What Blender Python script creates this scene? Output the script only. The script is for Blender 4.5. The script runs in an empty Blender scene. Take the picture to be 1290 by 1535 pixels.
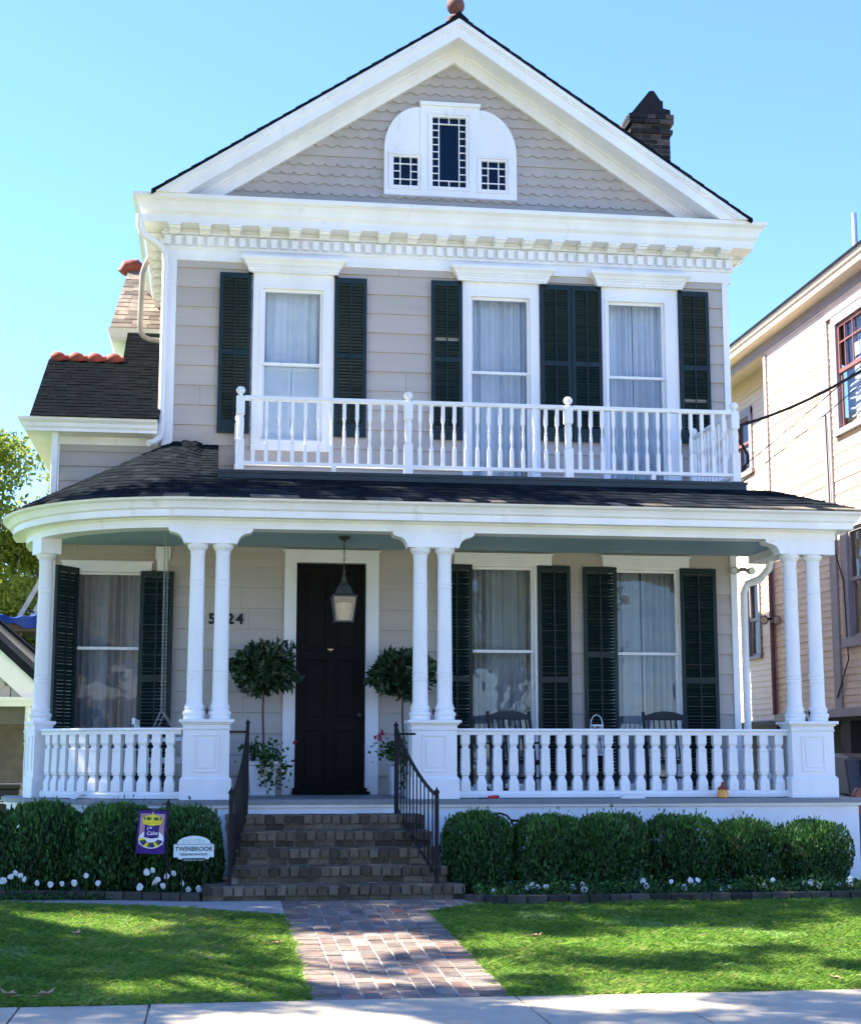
import bpy, bmesh, math, random
import numpy as np
from mathutils import Vector, Matrix
rnd = random.Random(7)
rng = np.random.default_rng(7)
PI = math.pi
scene = bpy.context.scene
COL = scene.collection
ORG = {}

# ------------------------------------------------------------------ materials
def new_mat(name):
    m = bpy.data.materials.new(name); m.use_nodes = True
    nt = m.node_tree
    return m, nt, nt.nodes['Principled BSDF']

def col4(c): return (c[0], c[1], c[2], 1)

def mat(name, col, rough=0.6, var=0.12, scale=3.0, bump=0.0, bscale=40.0, tint=None, spec=0.4,
        metal=0.0, stretch=None, dirt=None, transl=0.0):
    """noise-mottled paint / wood / stone; tint=(dark,light) mixes by the per-face 'tint' attribute"""
    m, nt, b = new_mat(name)
    N = nt.nodes.new; L = nt.links.new
    tc = N('ShaderNodeTexCoord'); mp = N('ShaderNodeMapping')
    L(tc.outputs['Object'], mp.inputs['Vector'])
    if stretch: mp.inputs['Scale'].default_value = stretch
    n = N('ShaderNodeTexNoise'); n.inputs['Scale'].default_value = scale; n.inputs['Detail'].default_value = 6
    L(mp.outputs[0], n.inputs['Vector'])
    r = N('ShaderNodeMapRange'); r.inputs[1].default_value = .3; r.inputs[2].default_value = .7
    r.inputs[3].default_value = 1 - var; r.inputs[4].default_value = 1 + var
    L(n.outputs['Fac'], r.inputs[0])
    mul = N('ShaderNodeVectorMath'); mul.operation = 'SCALE'
    if tint:
        at = N('ShaderNodeAttribute'); at.attribute_name = 'tint'
        mx = N('ShaderNodeMix'); mx.data_type = 'RGBA'
        mx.inputs['A'].default_value = col4(tint[0]); mx.inputs['B'].default_value = col4(tint[1])
        L(at.outputs['Fac'], mx.inputs['Factor']); src = mx.outputs['Result']
        if len(tint) > 2:
            cr = N('ShaderNodeValToRGB'); el = cr.color_ramp.elements
            k = len(tint)
            el[0].color = col4(tint[0]); el[0].position = 0
            el[1].color = col4(tint[-1]); el[1].position = 1
            for i in range(1, k - 1):
                e = el.new(i / (k - 1)); e.color = col4(tint[i])
            L(at.outputs['Fac'], cr.inputs['Fac']); src = cr.outputs['Color']
        L(src, mul.inputs[0])
    else:
        rgb = N('ShaderNodeRGB'); rgb.outputs[0].default_value = col4(col)
        L(rgb.outputs[0], mul.inputs[0])
    L(r.outputs[0], mul.inputs['Scale'])
    out = mul.outputs[0]
    if dirt:   # (colour, scale, threshold): patches of dirt or wear
        dn = N('ShaderNodeTexNoise'); dn.inputs['Scale'].default_value = dirt[1]; dn.inputs['Detail'].default_value = 9
        dn.inputs['Roughness'].default_value = .7
        L(mp.outputs[0], dn.inputs['Vector'])
        dr = N('ShaderNodeMapRange'); dr.inputs[1].default_value = dirt[2]; dr.inputs[2].default_value = dirt[2] + .18
        L(dn.outputs['Fac'], dr.inputs[0])
        dm = N('ShaderNodeMix'); dm.data_type = 'RGBA'
        L(dr.outputs[0], dm.inputs['Factor']); L(out, dm.inputs['A']); dm.inputs['B'].default_value = col4(dirt[0])
        out = dm.outputs['Result']
    L(out, b.inputs['Base Color'])
    b.inputs['Roughness'].default_value = rough
    b.inputs['Specular IOR Level'].default_value = spec
    b.inputs['Metallic'].default_value = metal
    if bump:
        bn = N('ShaderNodeTexNoise'); bn.inputs['Scale'].default_value = bscale; bn.inputs['Detail'].default_value = 5
        L(mp.outputs[0], bn.inputs['Vector'])
        bu = N('ShaderNodeBump'); bu.inputs['Strength'].default_value = bump; bu.inputs['Distance'].default_value = .02
        L(bn.outputs['Fac'], bu.inputs['Height']); L(bu.outputs[0], b.inputs['Normal'])
    if transl:
        tr = N('ShaderNodeBsdfTranslucent'); L(out, tr.inputs['Color'])
        ms = N('ShaderNodeMixShader'); ms.inputs[0].default_value = transl
        L(b.outputs[0], ms.inputs[1]); L(tr.outputs[0], ms.inputs[2])
        L(ms.outputs[0], nt.nodes['Material Output'].inputs['Surface'])
    return m

def glass_mat(name, tintc=(.82, .88, .9), ior=1.5, boost=1.0, rough=0.02):
    m, nt, b = new_mat(name); nt.nodes.remove(b)
    N = nt.nodes.new; L = nt.links.new
    t = N('ShaderNodeBsdfTransparent'); t.inputs[0].default_value = col4(tintc)
    g = N('ShaderNodeBsdfGlossy'); g.inputs['Roughness'].default_value = rough; g.inputs[0].default_value = (1, 1, 1, 1)
    tc = N('ShaderNodeTexCoord'); nn = N('ShaderNodeTexNoise'); nn.inputs['Scale'].default_value = 2.2
    L(tc.outputs['Object'], nn.inputs['Vector'])
    bu = N('ShaderNodeBump'); bu.inputs['Strength'].default_value = .12; bu.inputs['Distance'].default_value = .05
    L(nn.outputs['Fac'], bu.inputs['Height']); L(bu.outputs[0], g.inputs['Normal'])
    f = N('ShaderNodeFresnel'); f.inputs[0].default_value = ior
    mm = N('ShaderNodeMath'); mm.operation = 'MULTIPLY_ADD'; mm.inputs[1].default_value = boost; mm.inputs[2].default_value = .04 * boost
    L(f.outputs[0], mm.inputs[0])
    x = N('ShaderNodeMixShader'); L(mm.outputs[0], x.inputs[0]); L(t.outputs[0], x.inputs[1]); L(g.outputs[0], x.inputs[2])
    L(x.outputs[0], nt.nodes['Material Output'].inputs['Surface'])
    return m

WH = (.80, .80, .785)
M = {}
M['white'] = mat('white_paint', WH, .45, .07, 2.2, .10, 18, stretch=(1, 1, .35), dirt=((.60, .575, .52), 4.5, .59))
M['white_worn'] = mat('worn_white_paint', WH, .5, .07, 2.0, .08, 25, dirt=((.5, .47, .42), 5, .60))
M['siding'] = mat('taupe_siding', (.40, .355, .325), .55, .05, 2.0, .06, 30, stretch=(.4, .4, 4),
                  tint=((.415, .37, .322), (.46, .412, .36)), dirt=((.34, .30, .27), 2.6, .61))
M['shingle_wall'] = mat('taupe_scale_shingle', (.4, .36, .33), .6, .06, 3, .05, 30,
                        tint=((.40, .36, .315), (.435, .39, .342)))
M['green'] = mat('green_black_shutter_paint', (.005, .018, .018), .4, .2, 4, .03, 40, spec=.3)
M['door'] = mat('black_door_paint', (.004, .004, .004), .45, .2, 5, spec=.12)
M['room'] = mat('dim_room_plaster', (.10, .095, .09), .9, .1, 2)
M['attic_back'] = mat('attic_sky_reflection_backing', (.012, .055, .10), .8, .15, 4)  # backing coloured like the blue sky reflected in the attic panes
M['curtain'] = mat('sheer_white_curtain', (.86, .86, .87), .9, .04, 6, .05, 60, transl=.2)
M['curtain_dim'] = mat('shade_grey_sheer_curtain', (.54, .55, .56), .9, .06, 6, .05, 60, transl=.3)  # darker copy of the curtain, porch shade put into its grey
M['blind'] = mat('white_blind', (.8, .8, .8), .6, .03, 5)
M['glass'] = glass_mat('window_glass', boost=.6)
M['glass_dark'] = glass_mat('attic_window_glass', (.03, .14, .26), boost=.22)  # blue of the reflected sky put into the glass tint
M['roof'] = mat('dark_roof_shingle', (.03, .03, .03), .95, .25, 6, .25, 60, spec=.03,
                tint=((.006, .009, .013), (.010, .014, .019), (.020, .024, .030), (.20, .175, .145)))  # palest tint stands for sun streaks at the porch eave
M['roof_tan'] = mat('weathered_tan_shingle', (.2, .16, .13), .9, .25, 6, .25, 60, spec=.2,
                    tint=((.09, .075, .065), (.20, .165, .138), (.28, .235, .195)))
M['roof_black'] = mat('black_roof_shingle', (.01, .01, .01), .95, .25, 6, .25, 60, spec=.02, tint=((.003, .005, .007), (.006, .008, .011), (.010, .012, .016)))
M['curb'] = mat('dark_green_metal_flashing', (.018, .03, .034), .45, .2, 3, .05, 15)
M['terra'] = mat('terracotta', (.24, .05, .03), .7, .2, 8, .15, 50)
M['terra_dull'] = mat('weathered_terracotta', (.13, .055, .042), .8, .25, 10, .2, 50)
M['ceil'] = mat('blue_grey_porch_ceiling', (.29, .43, .50), .6, .05, 3)
M['floor'] = mat('grey_porch_floor_paint', (.20, .22, .23), .55, .15, 6, .1, 30, stretch=(8, 1, 1), dirt=((.1, .1, .1), 4, .58))
M['iron'] = mat('black_iron', (.007, .007, .009), .5, .2, 20, .08, 80, spec=.25)
M['iron_rust'] = mat('dark_iron', (.02, .018, .017), .6, .3, 15, .1, 80)
M['step_brick'] = mat('old_step_brick', (.09, .075, .055), .9, .25, 9, .5, 60, spec=.2,
                      tint=((.060, .047, .032), (.105, .080, .052), (.145, .113, .075), (.185, .145, .10)), dirt=((.035, .04, .03), 6, .56))
M['step_mortar'] = mat('step_mortar', (.27, .25, .21), .95, .25, 12, .4, 80, dirt=((.06, .06, .05), 4, .5))
M['walk_brick'] = mat('old_walk_brick', (.25, .13, .1), .9, .22, 14, .5, 60, spec=.2,
                      tint=((.105, .085, .075), (.17, .125, .105), (.205, .17, .145), (.145, .125, .11), (.24, .155, .12), (.27, .235, .20), (.34, .12, .075)),
                      dirt=((.20, .18, .165), 7, .56))
M['walk_mortar'] = mat('walk_mortar', (.33, .31, .28), .95, .2, 12, .4, 80)
M['edge_brick'] = mat('mossy_edging_brick', (.06, .05, .045), .95, .3, 9, .5, 60, spec=.2,
                      tint=((.035, .033, .028), (.075, .06, .05), (.10, .085, .07)), dirt=((.03, .045, .02), 5, .5))
M['chim'] = mat('sooty_brick', (.03, .025, .022), .9, .3, 9, .4, 60, tint=((.012, .011, .011), (.035, .028, .025), (.10, .075, .06)))
M['chim_mortar'] = mat('sooty_mortar', (.16, .15, .14), .95, .35, 14, .3, 60)
M['conc'] = mat('pale_sidewalk_concrete', (.46, .395, .29), .9, .14, 2.5, .3, 140, dirt=((.30, .27, .22), 5, .55))
M['conc_grey'] = mat('grey_path_concrete', (.30, .29, .28), .9, .15, 4, .2, 90, dirt=((.2, .19, .17), 4, .56))
M['asphalt'] = mat('old_concrete_road', (.48, .44, .37), .9, .15, 3, .2, 150)
M['soil'] = mat('dark_soil', (.028, .02, .014), .95, .4, 12, .8, 40)
M['lawn_base'] = mat('lawn_soil', (.11, .20, .035), .95, .3, 3, .5, 60, dirt=((.15, .14, .06), 2.0, .60))
M['ground'] = mat('far_ground', (.10, .12, .06), .95, .3, .3, .3, 5)
M['grass'] = mat('grass_blade', (.06, .12, .02), .6, .15, .9, tint=((.065, .15, .022), (.135, .27, .032), (.20, .34, .05), (.34, .32, .12)), spec=.2, transl=.5)
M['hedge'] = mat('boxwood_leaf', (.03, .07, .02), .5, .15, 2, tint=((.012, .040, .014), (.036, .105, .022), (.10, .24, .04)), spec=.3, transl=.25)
M['hedge_core'] = mat('boxwood_twig', (.012, .016, .008), .9, .3, 10)
M['leaf'] = mat('tree_leaf', (.06, .1, .02), .55, .15, .5, tint=((.06, .11, .015), (.20, .28, .034), (.38, .42, .07)), spec=.2, transl=.6)
M['leaf_dark'] = mat('topiary_leaf', (.02, .05, .02), .42, .15, 3, tint=((.012, .03, .012), (.025, .06, .022), (.045, .085, .03)), spec=.4, transl=.15)
M['bark'] = mat('bark', (.10, .075, .055), .95, .3, 8, .8, 25)
M['petal'] = mat('white_petal', (.82, .82, .80), .6, .05, 20, transl=.25)
M['petal_red'] = mat('red_petal', (.50, .02, .06), .5, .2, 20, transl=.2)
M['yellow'] = mat('yellow_print', (.80, .62, .03), .7, .1, 20)
M['pot'] = mat('white_glazed_pot', (.70, .71, .70), .5, .06, 5)
M['wood_dark'] = mat('dark_stained_wood', (.012, .016, .017), .5, .2, 8)
M['cream'] = mat('cream_lap_siding', (.66, .52, .44), .6, .06, 1.5, .05, 30, tint=((.69, .56, .42), (.75, .615, .465)))
M['glass_soft'] = glass_mat('soft_window_glass', boost=.1)
M['cream_up'] = mat('pale_soffit_paint', (.66, .56, .46), .6, .05, 2)
M['mauve'] = mat('mauve_grey_trim', (.29, .265, .285), .6, .08, 3)
M['sash_red'] = mat('brown_red_sash', (.22, .085, .075), .55, .15, 4)
M['dark_void'] = mat('dark_clapboard', (.055, .057, .055), .8, .15, 3)
M['car'] = mat('dark_grey_car_paint', (.045, .048, .052), .3, .05, 2, spec=.5)
M['car_glass'] = mat('dark_car_glass', (.01, .012, .014), .06, .1, 2, spec=.6)
M['tail'] = mat('red_lens', (.22, .006, .008), .2, .1, 10, spec=.6)
M['tyre'] = mat('tyre_rubber', (.015, .015, .015), .85, .1, 10)
M['alu'] = mat('aluminium', (.55, .56, .57), .4, .1, 5, metal=.7)
M['tarp'] = mat('blue_tarp', (.012, .06, .33), .5, .15, 4, .25, 10)
M['grey_trim'] = mat('grey_wood_board', (.14, .13, .12), .7, .2, 5)
M['purple'] = mat('purple_print', (.045, .012, .16), .8, .15, 15)
M['mauve_print'] = mat('mauve_print', (.42, .24, .27), .8, .25, 9)
M['green_print'] = mat('green_print', (.04, .12, .05), .8, .15, 15)
M['sign'] = mat('pale_sign_paint', (.66, .74, .72), .5, .06, 8)
M['sign_dark'] = mat('sign_lettering', (.02, .05, .06), .6, .1, 8)
M['sign_grey'] = mat('sign_drawing', (.30, .38, .38), .6, .25, 40)
M['lamp_glass'] = glass_mat('seeded_lamp_glass', (.8, .76, .66), boost=1.6, rough=.25)
M['lamp_metal'] = mat('aged_bronze', (.045, .05, .045), .5, .3, 15)
M['candle'] = mat('cream_candle', (.55, .50, .38), .6, .05, 8)
M['brass'] = mat('brass', (.6, .5, .25), .3, .1, 8, metal=.8)
M['cable'] = mat('black_cable', (.012, .011, .011), .6, .1, 8)
M['pipe_grey'] = mat('grey_beige_pipe', (.30, .29, .27), .55, .12, 4)
M['dead'] = mat('dry_leaf', (.34, .22, .12), .8, .25, 12, .2, 30)
M['red_toy'] = mat('red_plastic', (.55, .02, .05), .4, .05, 5)
M['orange_glass'] = mat('amber_glass', (.85, .38, .06), .3, .15, 12)
M['bin'] = mat('black_bin_plastic', (.012, .012, .013), .5, .1, 5)
M['silver'] = mat('floodlight_glass', (.5, .5, .5), .15, .1, 5, metal=.8)
M['text_dim'] = mat('white_moulded_lettering', (.5, .5, .5), .6, .05, 5)

# ------------------------------------------------------------------ mesh builder
class MB:
    def __init__(s): s.v = []; s.f = []; s.t = []
    def add(s, vs, fs, t=.5):
        o = len(s.v); s.v += [tuple(p) for p in vs]
        for f in fs: s.f.append(tuple(i + o for i in f)); s.t.append(t)
        return s
    def box(s, x0, x1, y0, y1, z0, z1, t=.5):
        v = [(x, y, z) for z in (z0, z1) for y in (y0, y1) for x in (x0, x1)]
        return s.add(v, [(0, 2, 3, 1), (4, 5, 7, 6), (0, 1, 5, 4), (2, 6, 7, 3), (0, 4, 6, 2), (1, 3, 7, 5)], t)
    def obox(s, c, size, R, t=.5):
        v = []
        for z in (-.5, .5):
            for y in (-.5, .5):
                for x in (-.5, .5):
                    p = R @ Vector((x * size[0], y * size[1], z * size[2])); v.append((c[0] + p.x, c[1] + p.y, c[2] + p.z))
        return s.add(v, [(0, 2, 3, 1), (4, 5, 7, 6), (0, 1, 5, 4), (2, 6, 7, 3), (0, 4, 6, 2), (1, 3, 7, 5)], t)
    def bar(s, a, b, w, d, t=.5, up=(0, 0, 1)):
        a = Vector(a); b = Vector(b); z = (b - a); L = z.length; z.normalize()
        u = Vector(up)
        if abs(z.dot(u)) > .98: u = Vector((0, 1, 0))
        x = u.cross(z).normalized(); y = z.cross(x)
        R = Matrix((x, y, z)).transposed()
        return s.obox((a + b) / 2, (w, d, L), R, t)
    def prism(s, poly, f0, f1, t=.5):
        """poly of 2-D points; f0,f1 map a 2-D point to 3-D on the two caps"""
        n = len(poly); v = [f0(*p) for p in poly] + [f1(*p) for p in poly]
        fs = [tuple(range(n)), tuple(range(2 * n - 1, n - 1, -1))] + [(i, i + n, (i + 1) % n + n, (i + 1) % n) for i in range(n)]
        return s.add(v, fs, t)
    def plate(s, poly, y0, y1, t=.5):   # (x,z) outline extruded along y
        return s.prism(poly, lambda x, z: (x, y0, z), lambda x, z: (x, y1, z), t)
    def lathe(s, prof, c=(0, 0, 0), n=16, ph=0.0, t=.5):
        v = []
        for r, z in prof:
            for i in range(n):
                a = ph + 2 * PI * i / n; v.append((c[0] + r * math.cos(a), c[1] + r * math.sin(a), c[2] + z))
        fs = [tuple(range(n - 1, -1, -1)), tuple(range((len(prof) - 1) * n, len(prof) * n))]
        for k in range(len(prof) - 1):
            for i in range(n):
                fs.append((k * n + i, k * n + (i + 1) % n, (k + 1) * n + (i + 1) % n, (k + 1) * n + i))
        return s.add(v, fs, t)
    def tube(s, pts, r, n=8, t=.5, closed=False):
        pts = [Vector(p) for p in pts]; m = len(pts)
        rr = r if isinstance(r, (list, tuple)) else [r] * m
        v = []; prev = None
        for i, p in enumerate(pts):
            if closed: d = pts[(i + 1) % m] - pts[i - 1]
            else: d = pts[min(i + 1, m - 1)] - pts[max(i - 1, 0)]
            d.normalize()
            u = Vector((0, 0, 1)) if abs(d.z) < .95 else Vector((0, 1, 0))
            if prev is not None:
                x = (prev - d * prev.dot(d))
                x = x.normalized() if x.length > 1e-6 else d.cross(u).normalized()
            else: x = d.cross(u).normalized()
            prev = x; y = d.cross(x)
            for k in range(n):
                a = 2 * PI * k / n; q = p + x * (rr[i] * math.cos(a)) + y * (rr[i] * math.sin(a)); v.append(tuple(q))
        fs = []
        mm = m if closed else m - 1
        for i in range(mm):
            j = (i + 1) % m
            for k in range(n): fs.append((i * n + k, i * n + (k + 1) % n, j * n + (k + 1) % n, j * n + k))
        if not closed: fs += [tuple(range(n - 1, -1, -1)), tuple(range((m - 1) * n, m * n))]
        return s.add(v, fs, t)
    def sphere(s, c, r, n=12, sz=1.0, t=.5):
        pr = [(max(r * math.sin(PI * i / n), 1e-4), -r * sz * math.cos(PI * i / n)) for i in range(n + 1)]
        return s.lathe(pr, c, n + 4, 0, t)
    def sweep(s, prof, path, t=.5, close=True):
        """prof: closed list of (o,z); path(o) -> list of (x,y) stations"""
        rows = [[(x, y, z) for (x, y) in path(o)] for o, z in prof]
        n = len(prof); m = len(rows[0]); v = [p for r in rows for p in r]
        fs = []
        rng_ = range(n) if close else range(n - 1)
        for i in rng_:
            j = (i + 1) % n
            for k in range(m - 1): fs.append((i * m + k, i * m + k + 1, j * m + k + 1, j * m + k))
        if close: fs += [tuple(i * m for i in range(n)), tuple(i * m + m - 1 for i in range(n - 1, -1, -1))]
        return s.add(v, fs, t)
    def mesh(s, name, origin=(0, 0, 0), smooth=False, recalc=True):
        me = bpy.data.meshes.new(name)
        o = origin
        me.from_pydata([(x - o[0], y - o[1], z - o[2]) for x, y, z in s.v], [], s.f)
        a = me.attributes.new('tint', 'FLOAT', 'FACE'); a.data.foreach_set('value', s.t)
        if recalc:
            b = bmesh.new(); b.from_mesh(me); bmesh.ops.recalc_face_normals(b, faces=b.faces[:]); b.to_mesh(me); b.free()
        if smooth:
            me.polygons.foreach_set('use_smooth', [True] * len(me.polygons))
            if hasattr(me, 'set_sharp_from_angle'): me.set_sharp_from_angle(angle=math.radians(38))
        return me

def link(o, parent=None):
    COL.objects.link(o)
    if parent is not None: o.parent = parent
    return o

def thing(name, label, cat, loc=(0, 0, 0), group=None):
    o = bpy.data.objects.new(name, None); o.location = loc; o.empty_display_size = .1
    o['label'] = label; o['category'] = cat
    if group: o['group'] = group
    link(o); ORG[o.name] = Vector(loc)
    return o

def part(name, mb, m, parent, smooth=False, label=None, bevel=0):
    og = ORG[parent.name]
    me = mb.mesh(name, og, smooth) if isinstance(mb, MB) else mb
    o = bpy.data.objects.new(name, me); link(o, parent)
    if m is not None:
        me.materials.clear(); me.materials.append(M[m])
    if label: o['label'] = label
    if bevel:
        bv = o.modifiers.new('bevel', 'BEVEL'); bv.width = bevel; bv.segments = 2; bv.limit_method = 'ANGLE'
    ORG[o.name] = og
    return o

def place(name, me, parent, pos, rot=(0, 0, 0), scale=(1, 1, 1)):
    """a part that shares mesh data and is set down at a world position"""
    o = bpy.data.objects.new(name, me); link(o, parent)
    og = ORG[parent.name]
    o.location = Vector(pos) - og; o.rotation_euler = rot; o.scale = scale
    ORG[o.name] = Vector(pos)
    return o

def single(name, mb, m, label, cat, group=None, smooth=False, loc=None):
    """a thing that is one mesh"""
    og = Vector(loc) if loc is not None else Vector((0, 0, 0))
    if loc is None and isinstance(mb, MB):
        a = np.array(mb.v); og = Vector((float(a[:, 0].mean()), float(a[:, 1].mean()), float(a[:, 2].min())))
    me = mb.mesh(name, og, smooth) if isinstance(mb, MB) else mb
    if m is not None: me.materials.clear(); me.materials.append(M[m])
    o = bpy.data.objects.new(name, me); o.location = og; link(o)
    o['label'] = label; o['category'] = cat
    if group: o['group'] = group
    ORG[o.name] = og
    return o

def struct(name, mb, m, kind='structure', label=None, cat=None):
    me = mb.mesh(name) if isinstance(mb, MB) else mb
    me.materials.clear(); me.materials.append(M[m])
    o = bpy.data.objects.new(name, me); link(o); o['kind'] = kind
    if label: o['label'] = label
    if cat: o['category'] = cat
    return o

def dup(root, loc, label=None, rotz=None, group=None, scale=None):
    r = root.copy(); link(r); r.location = loc
    if rotz is not None: r.rotation_euler = (0, 0, rotz)
    if scale is not None: r.scale = scale if hasattr(scale, '__len__') else (scale,) * 3
    if label: r['label'] = label
    if group: r['group'] = group
    for ch in list(root.children):
        c = ch.copy(); link(c, r)
        for g in list(ch.children): d = g.copy(); link(d, c)
    return r

def rot_about(mb, c, ang):
    ca, sa = math.cos(ang), math.sin(ang)
    mb.v = [(c[0] + (x - c[0]) * ca - (y - c[1]) * sa, c[1] + (x - c[0]) * sa + (y - c[1]) * ca, z) for x, y, z in mb.v]
    return mb

# -------------------------------------------------- many small faces with numpy
def np_mesh(name, verts, k, tint):
    n = len(verts) // k
    me = bpy.data.meshes.new(name)
    me.vertices.add(len(verts)); me.vertices.foreach_set('co', verts.astype(np.float32).ravel())
    me.loops.add(n * k); me.loops.foreach_set('vertex_index', np.arange(n * k, dtype=np.int32))
    me.polygons.add(n); me.polygons.foreach_set('loop_start', np.arange(0, n * k, k, dtype=np.int32))
    a = me.attributes.new('tint', 'FLOAT', 'FACE'); a.data.foreach_set('value', np.clip(tint, 0, 1).astype(np.float32))
    me.update(calc_edges=True); me.validate()
    return me

def unit(a): return a / np.maximum(np.linalg.norm(a, axis=1, keepdims=True), 1e-9)

def leaf_mesh(name, c, axis, size, width, tint, fold=.15, r=rng):
    n = len(c); axis = unit(axis)
    b = unit(np.cross(axis, r.normal(size=(n, 3)))); nn = np.cross(axis, b)
    s = np.asarray(size).reshape(-1, 1) * np.ones((n, 1)); w = s * width
    v = np.empty((n, 4, 3))
    v[:, 0] = c - axis * s * .5
    v[:, 1] = c + b * w * .5 + nn * w * fold
    v[:, 2] = c + axis * s * .5
    v[:, 3] = c - b * w * .5 + nn * w * fold
    return np_mesh(name, v.reshape(-1, 3), 4, tint)

def vnoise(p, s, seed=0):
    """cheap smooth 3-D noise from a few sine waves"""
    q = np.asarray(p) * s; o = np.zeros(len(q)); rr = np.random.default_rng(seed)
    for i in range(7):
        d = rr.normal(size=3); o += np.sin(q @ d * (1 + .35 * i) + rr.uniform(0, 6.28)) / (1 + .3 * i)
    return o / 3.2

def text_mesh(txt, size, depth=.002, bold=0.0, align='CENTER', shear=0.0, spacing=1.0):
    cu = bpy.data.curves.new('lettering', 'FONT'); cu.body = txt; cu.size = size; cu.extrude = depth; cu.offset = bold
    cu.align_x = align; cu.shear = shear; cu.space_character = spacing; cu.resolution_u = 3
    o = bpy.data.objects.new('lettering', cu); COL.objects.link(o)
    bpy.context.view_layer.update()
    dg = bpy.context.evaluated_depsgraph_get()
    me = bpy.data.meshes.new_from_object(o.evaluated_get(dg))
    bpy.data.objects.remove(o); bpy.data.curves.remove(cu)
    R = Matrix.Rotation(PI / 2, 4, 'X'); me.transform(R)     # stand it up in the XZ plane, facing -Y
    return me
# ================================================================== THE HOUSE
HL, HR = -.72, 6.93            # outer corner-board lines of the main block
house = thing('house', 'two storey taupe clapboard house with white trim, dark shutters and a wraparound porch', 'house', (3.1, 0, .25))

def siding(mb, u0, u1, z0, z1, T, expo=.265, openings=(), zs=None, lip=.03, joints=True):
    zs = z0 if zs is None else zs
    k0 = math.floor((z0 - zs) / expo); k = k0
    while zs + k * expo < z1:
        cb, ct = zs + k * expo, zs + (k + 1) * expo; k += 1
        a0, b0 = max(cb, z0), min(ct, z1)
        if b0 - a0 < .004: continue
        cuts = sorted({a0, b0} | {z for o in openings for z in (o[2], o[3]) if a0 < z < b0})
        tj = {}; off = rnd.uniform(0, 3)
        dj = rnd.uniform(-.003, .003)
        for a, b in zip(cuts, cuts[1:]):
            mid = (a + b) / 2
            iv = [(u0, u1)]
            for o in openings:
                if o[2] <= mid <= o[3]:
                    nv = []
                    for p, q in iv:
                        if o[1] <= p or o[0] >= q: nv.append((p, q)); continue
                        if o[0] > p: nv.append((p, o[0]))
                        if o[1] < q: nv.append((o[1], q))
                    iv = nv
            for p, q in iv:
                js = [p]
                if joints:
                    x = p + ((off + 7 * p) % 3.4) + .3
                    while x < q - .3: js.append(x); x += 3.1
                js.append(q)
                for i, (s, e) in enumerate(zip(js, js[1:])):
                    t = .5 + rnd.uniform(-.35, .35)
                    da = dj + lip - (lip - .005) * (a - cb) / expo; db = dj + lip - (lip - .005) * (b - cb) / expo
                    g = .0015
                    mb.add([T(s + g, da, a), T(e - g, da, a), T(e - g, db, b), T(s + g, db, b)], [(0, 1, 2, 3)], t)
                    if a == cb: mb.add([T(s + g, da, a), T(e - g, da, a), T(e - g, -.006, a), T(s + g, -.006, a)], [(0, 1, 2, 3)], t)
    return mb

FR = lambda u, d, z: (u, -d, z)
# ------- openings of the front wall (x0,x1,z0,z1)
UPW = [(.41, 1.483, 5.574, 8.0), (3.21, 4.26, 4.95, 8.0), (5.126, 6.20, 4.95, 8.0)]
LOW = [(3.24, 4.215, 1.15, 4.12), (5.165, 6.165, 1.15, 4.12)]
DOOR = (.88, 2.10, 1.15, 4.26)
sb = MB(); siding(sb, HL + .05, HR - .05, 1.1, 8.115, FR, .265, UPW + LOW + [DOOR], zs=5.627 - .265 * 20)
wall = part('wall', sb, 'siding', house)
wsb = MB(); WY = .06
WGO = (-1.80, -.90, 1.15, 3.95)
siding(wsb, -2.06, -.70, .9, 5.75, lambda u, d, z: (u, WY - d, z), .19, [WGO], zs=.95)
part('wing_wall', wsb, 'siding', house)
ssb = MB()
siding(ssb, 0, 12, .3, 8.12, lambda u, d, z: (HL + .02 - d, u, z), .265, [], joints=False)
siding(ssb, 0, 12, .3, 8.12, lambda u, d, z: (HR - .02 + d, u, z), .265, [], joints=False)
siding(ssb, WY, 3.2, .3, 5.75, lambda u, d, z: (-2.06 - d, u, z), .19, [], joints=False)
ssb.add([(HL, 12, .3), (HR, 12, .3), (HR, 12, 8.6), (HL, 12, 8.6)], [(0, 1, 2, 3)])
ssb.add([(-2.06, 3.2, .3), (HL, 3.2, .3), (HL, 3.2, 6.0), (-2.06, 3.2, 6.0)], [(0, 1, 2, 3)])
part('side_wall', ssb, 'siding', house)
ib = MB()
def room(x0, x1, y0, y1, z0, z1):
    v = [(x, y, z) for z in (z0, z1) for y in (y0, y1) for x in (x0, x1)]
    ib.add(v, [(0, 2, 3, 1), (4, 5, 7, 6), (2, 6, 7, 3), (0, 4, 6, 2), (1, 3, 7, 5)])
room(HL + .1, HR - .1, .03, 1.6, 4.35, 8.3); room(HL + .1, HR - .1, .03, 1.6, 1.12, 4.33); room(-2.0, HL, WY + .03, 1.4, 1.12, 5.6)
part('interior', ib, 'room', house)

# ------- corner boards
for nm, x0, x1, z0, z1, y in (('corner_board', HL, HL + .125, 5.55, 8.12, 0), ('corner_board', HR - .085, HR, 1.15, 8.12, 0),
                              ('corner_board', -.745, -.60, 1.15, 4.28, 0), ('corner_board', -2.13, -2.02, 1.0, 5.6, WY)):
    b = MB().box(x0, x1, y - .04, y + .12, z0, z1)
    if z0 > 5: b.box(x0 - .015, x1 + .02, y - .055, y, z0, z0 + .11)
    if nm and x0 == -.745: b.box(x0 - .02, x1 + .02, -.065, .0, 4.12, 4.28).box(x0 - .005, x1 + .005, -.05, 0, 4.09, 4.12)
    part('corner_board', b, 'white', house)

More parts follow.
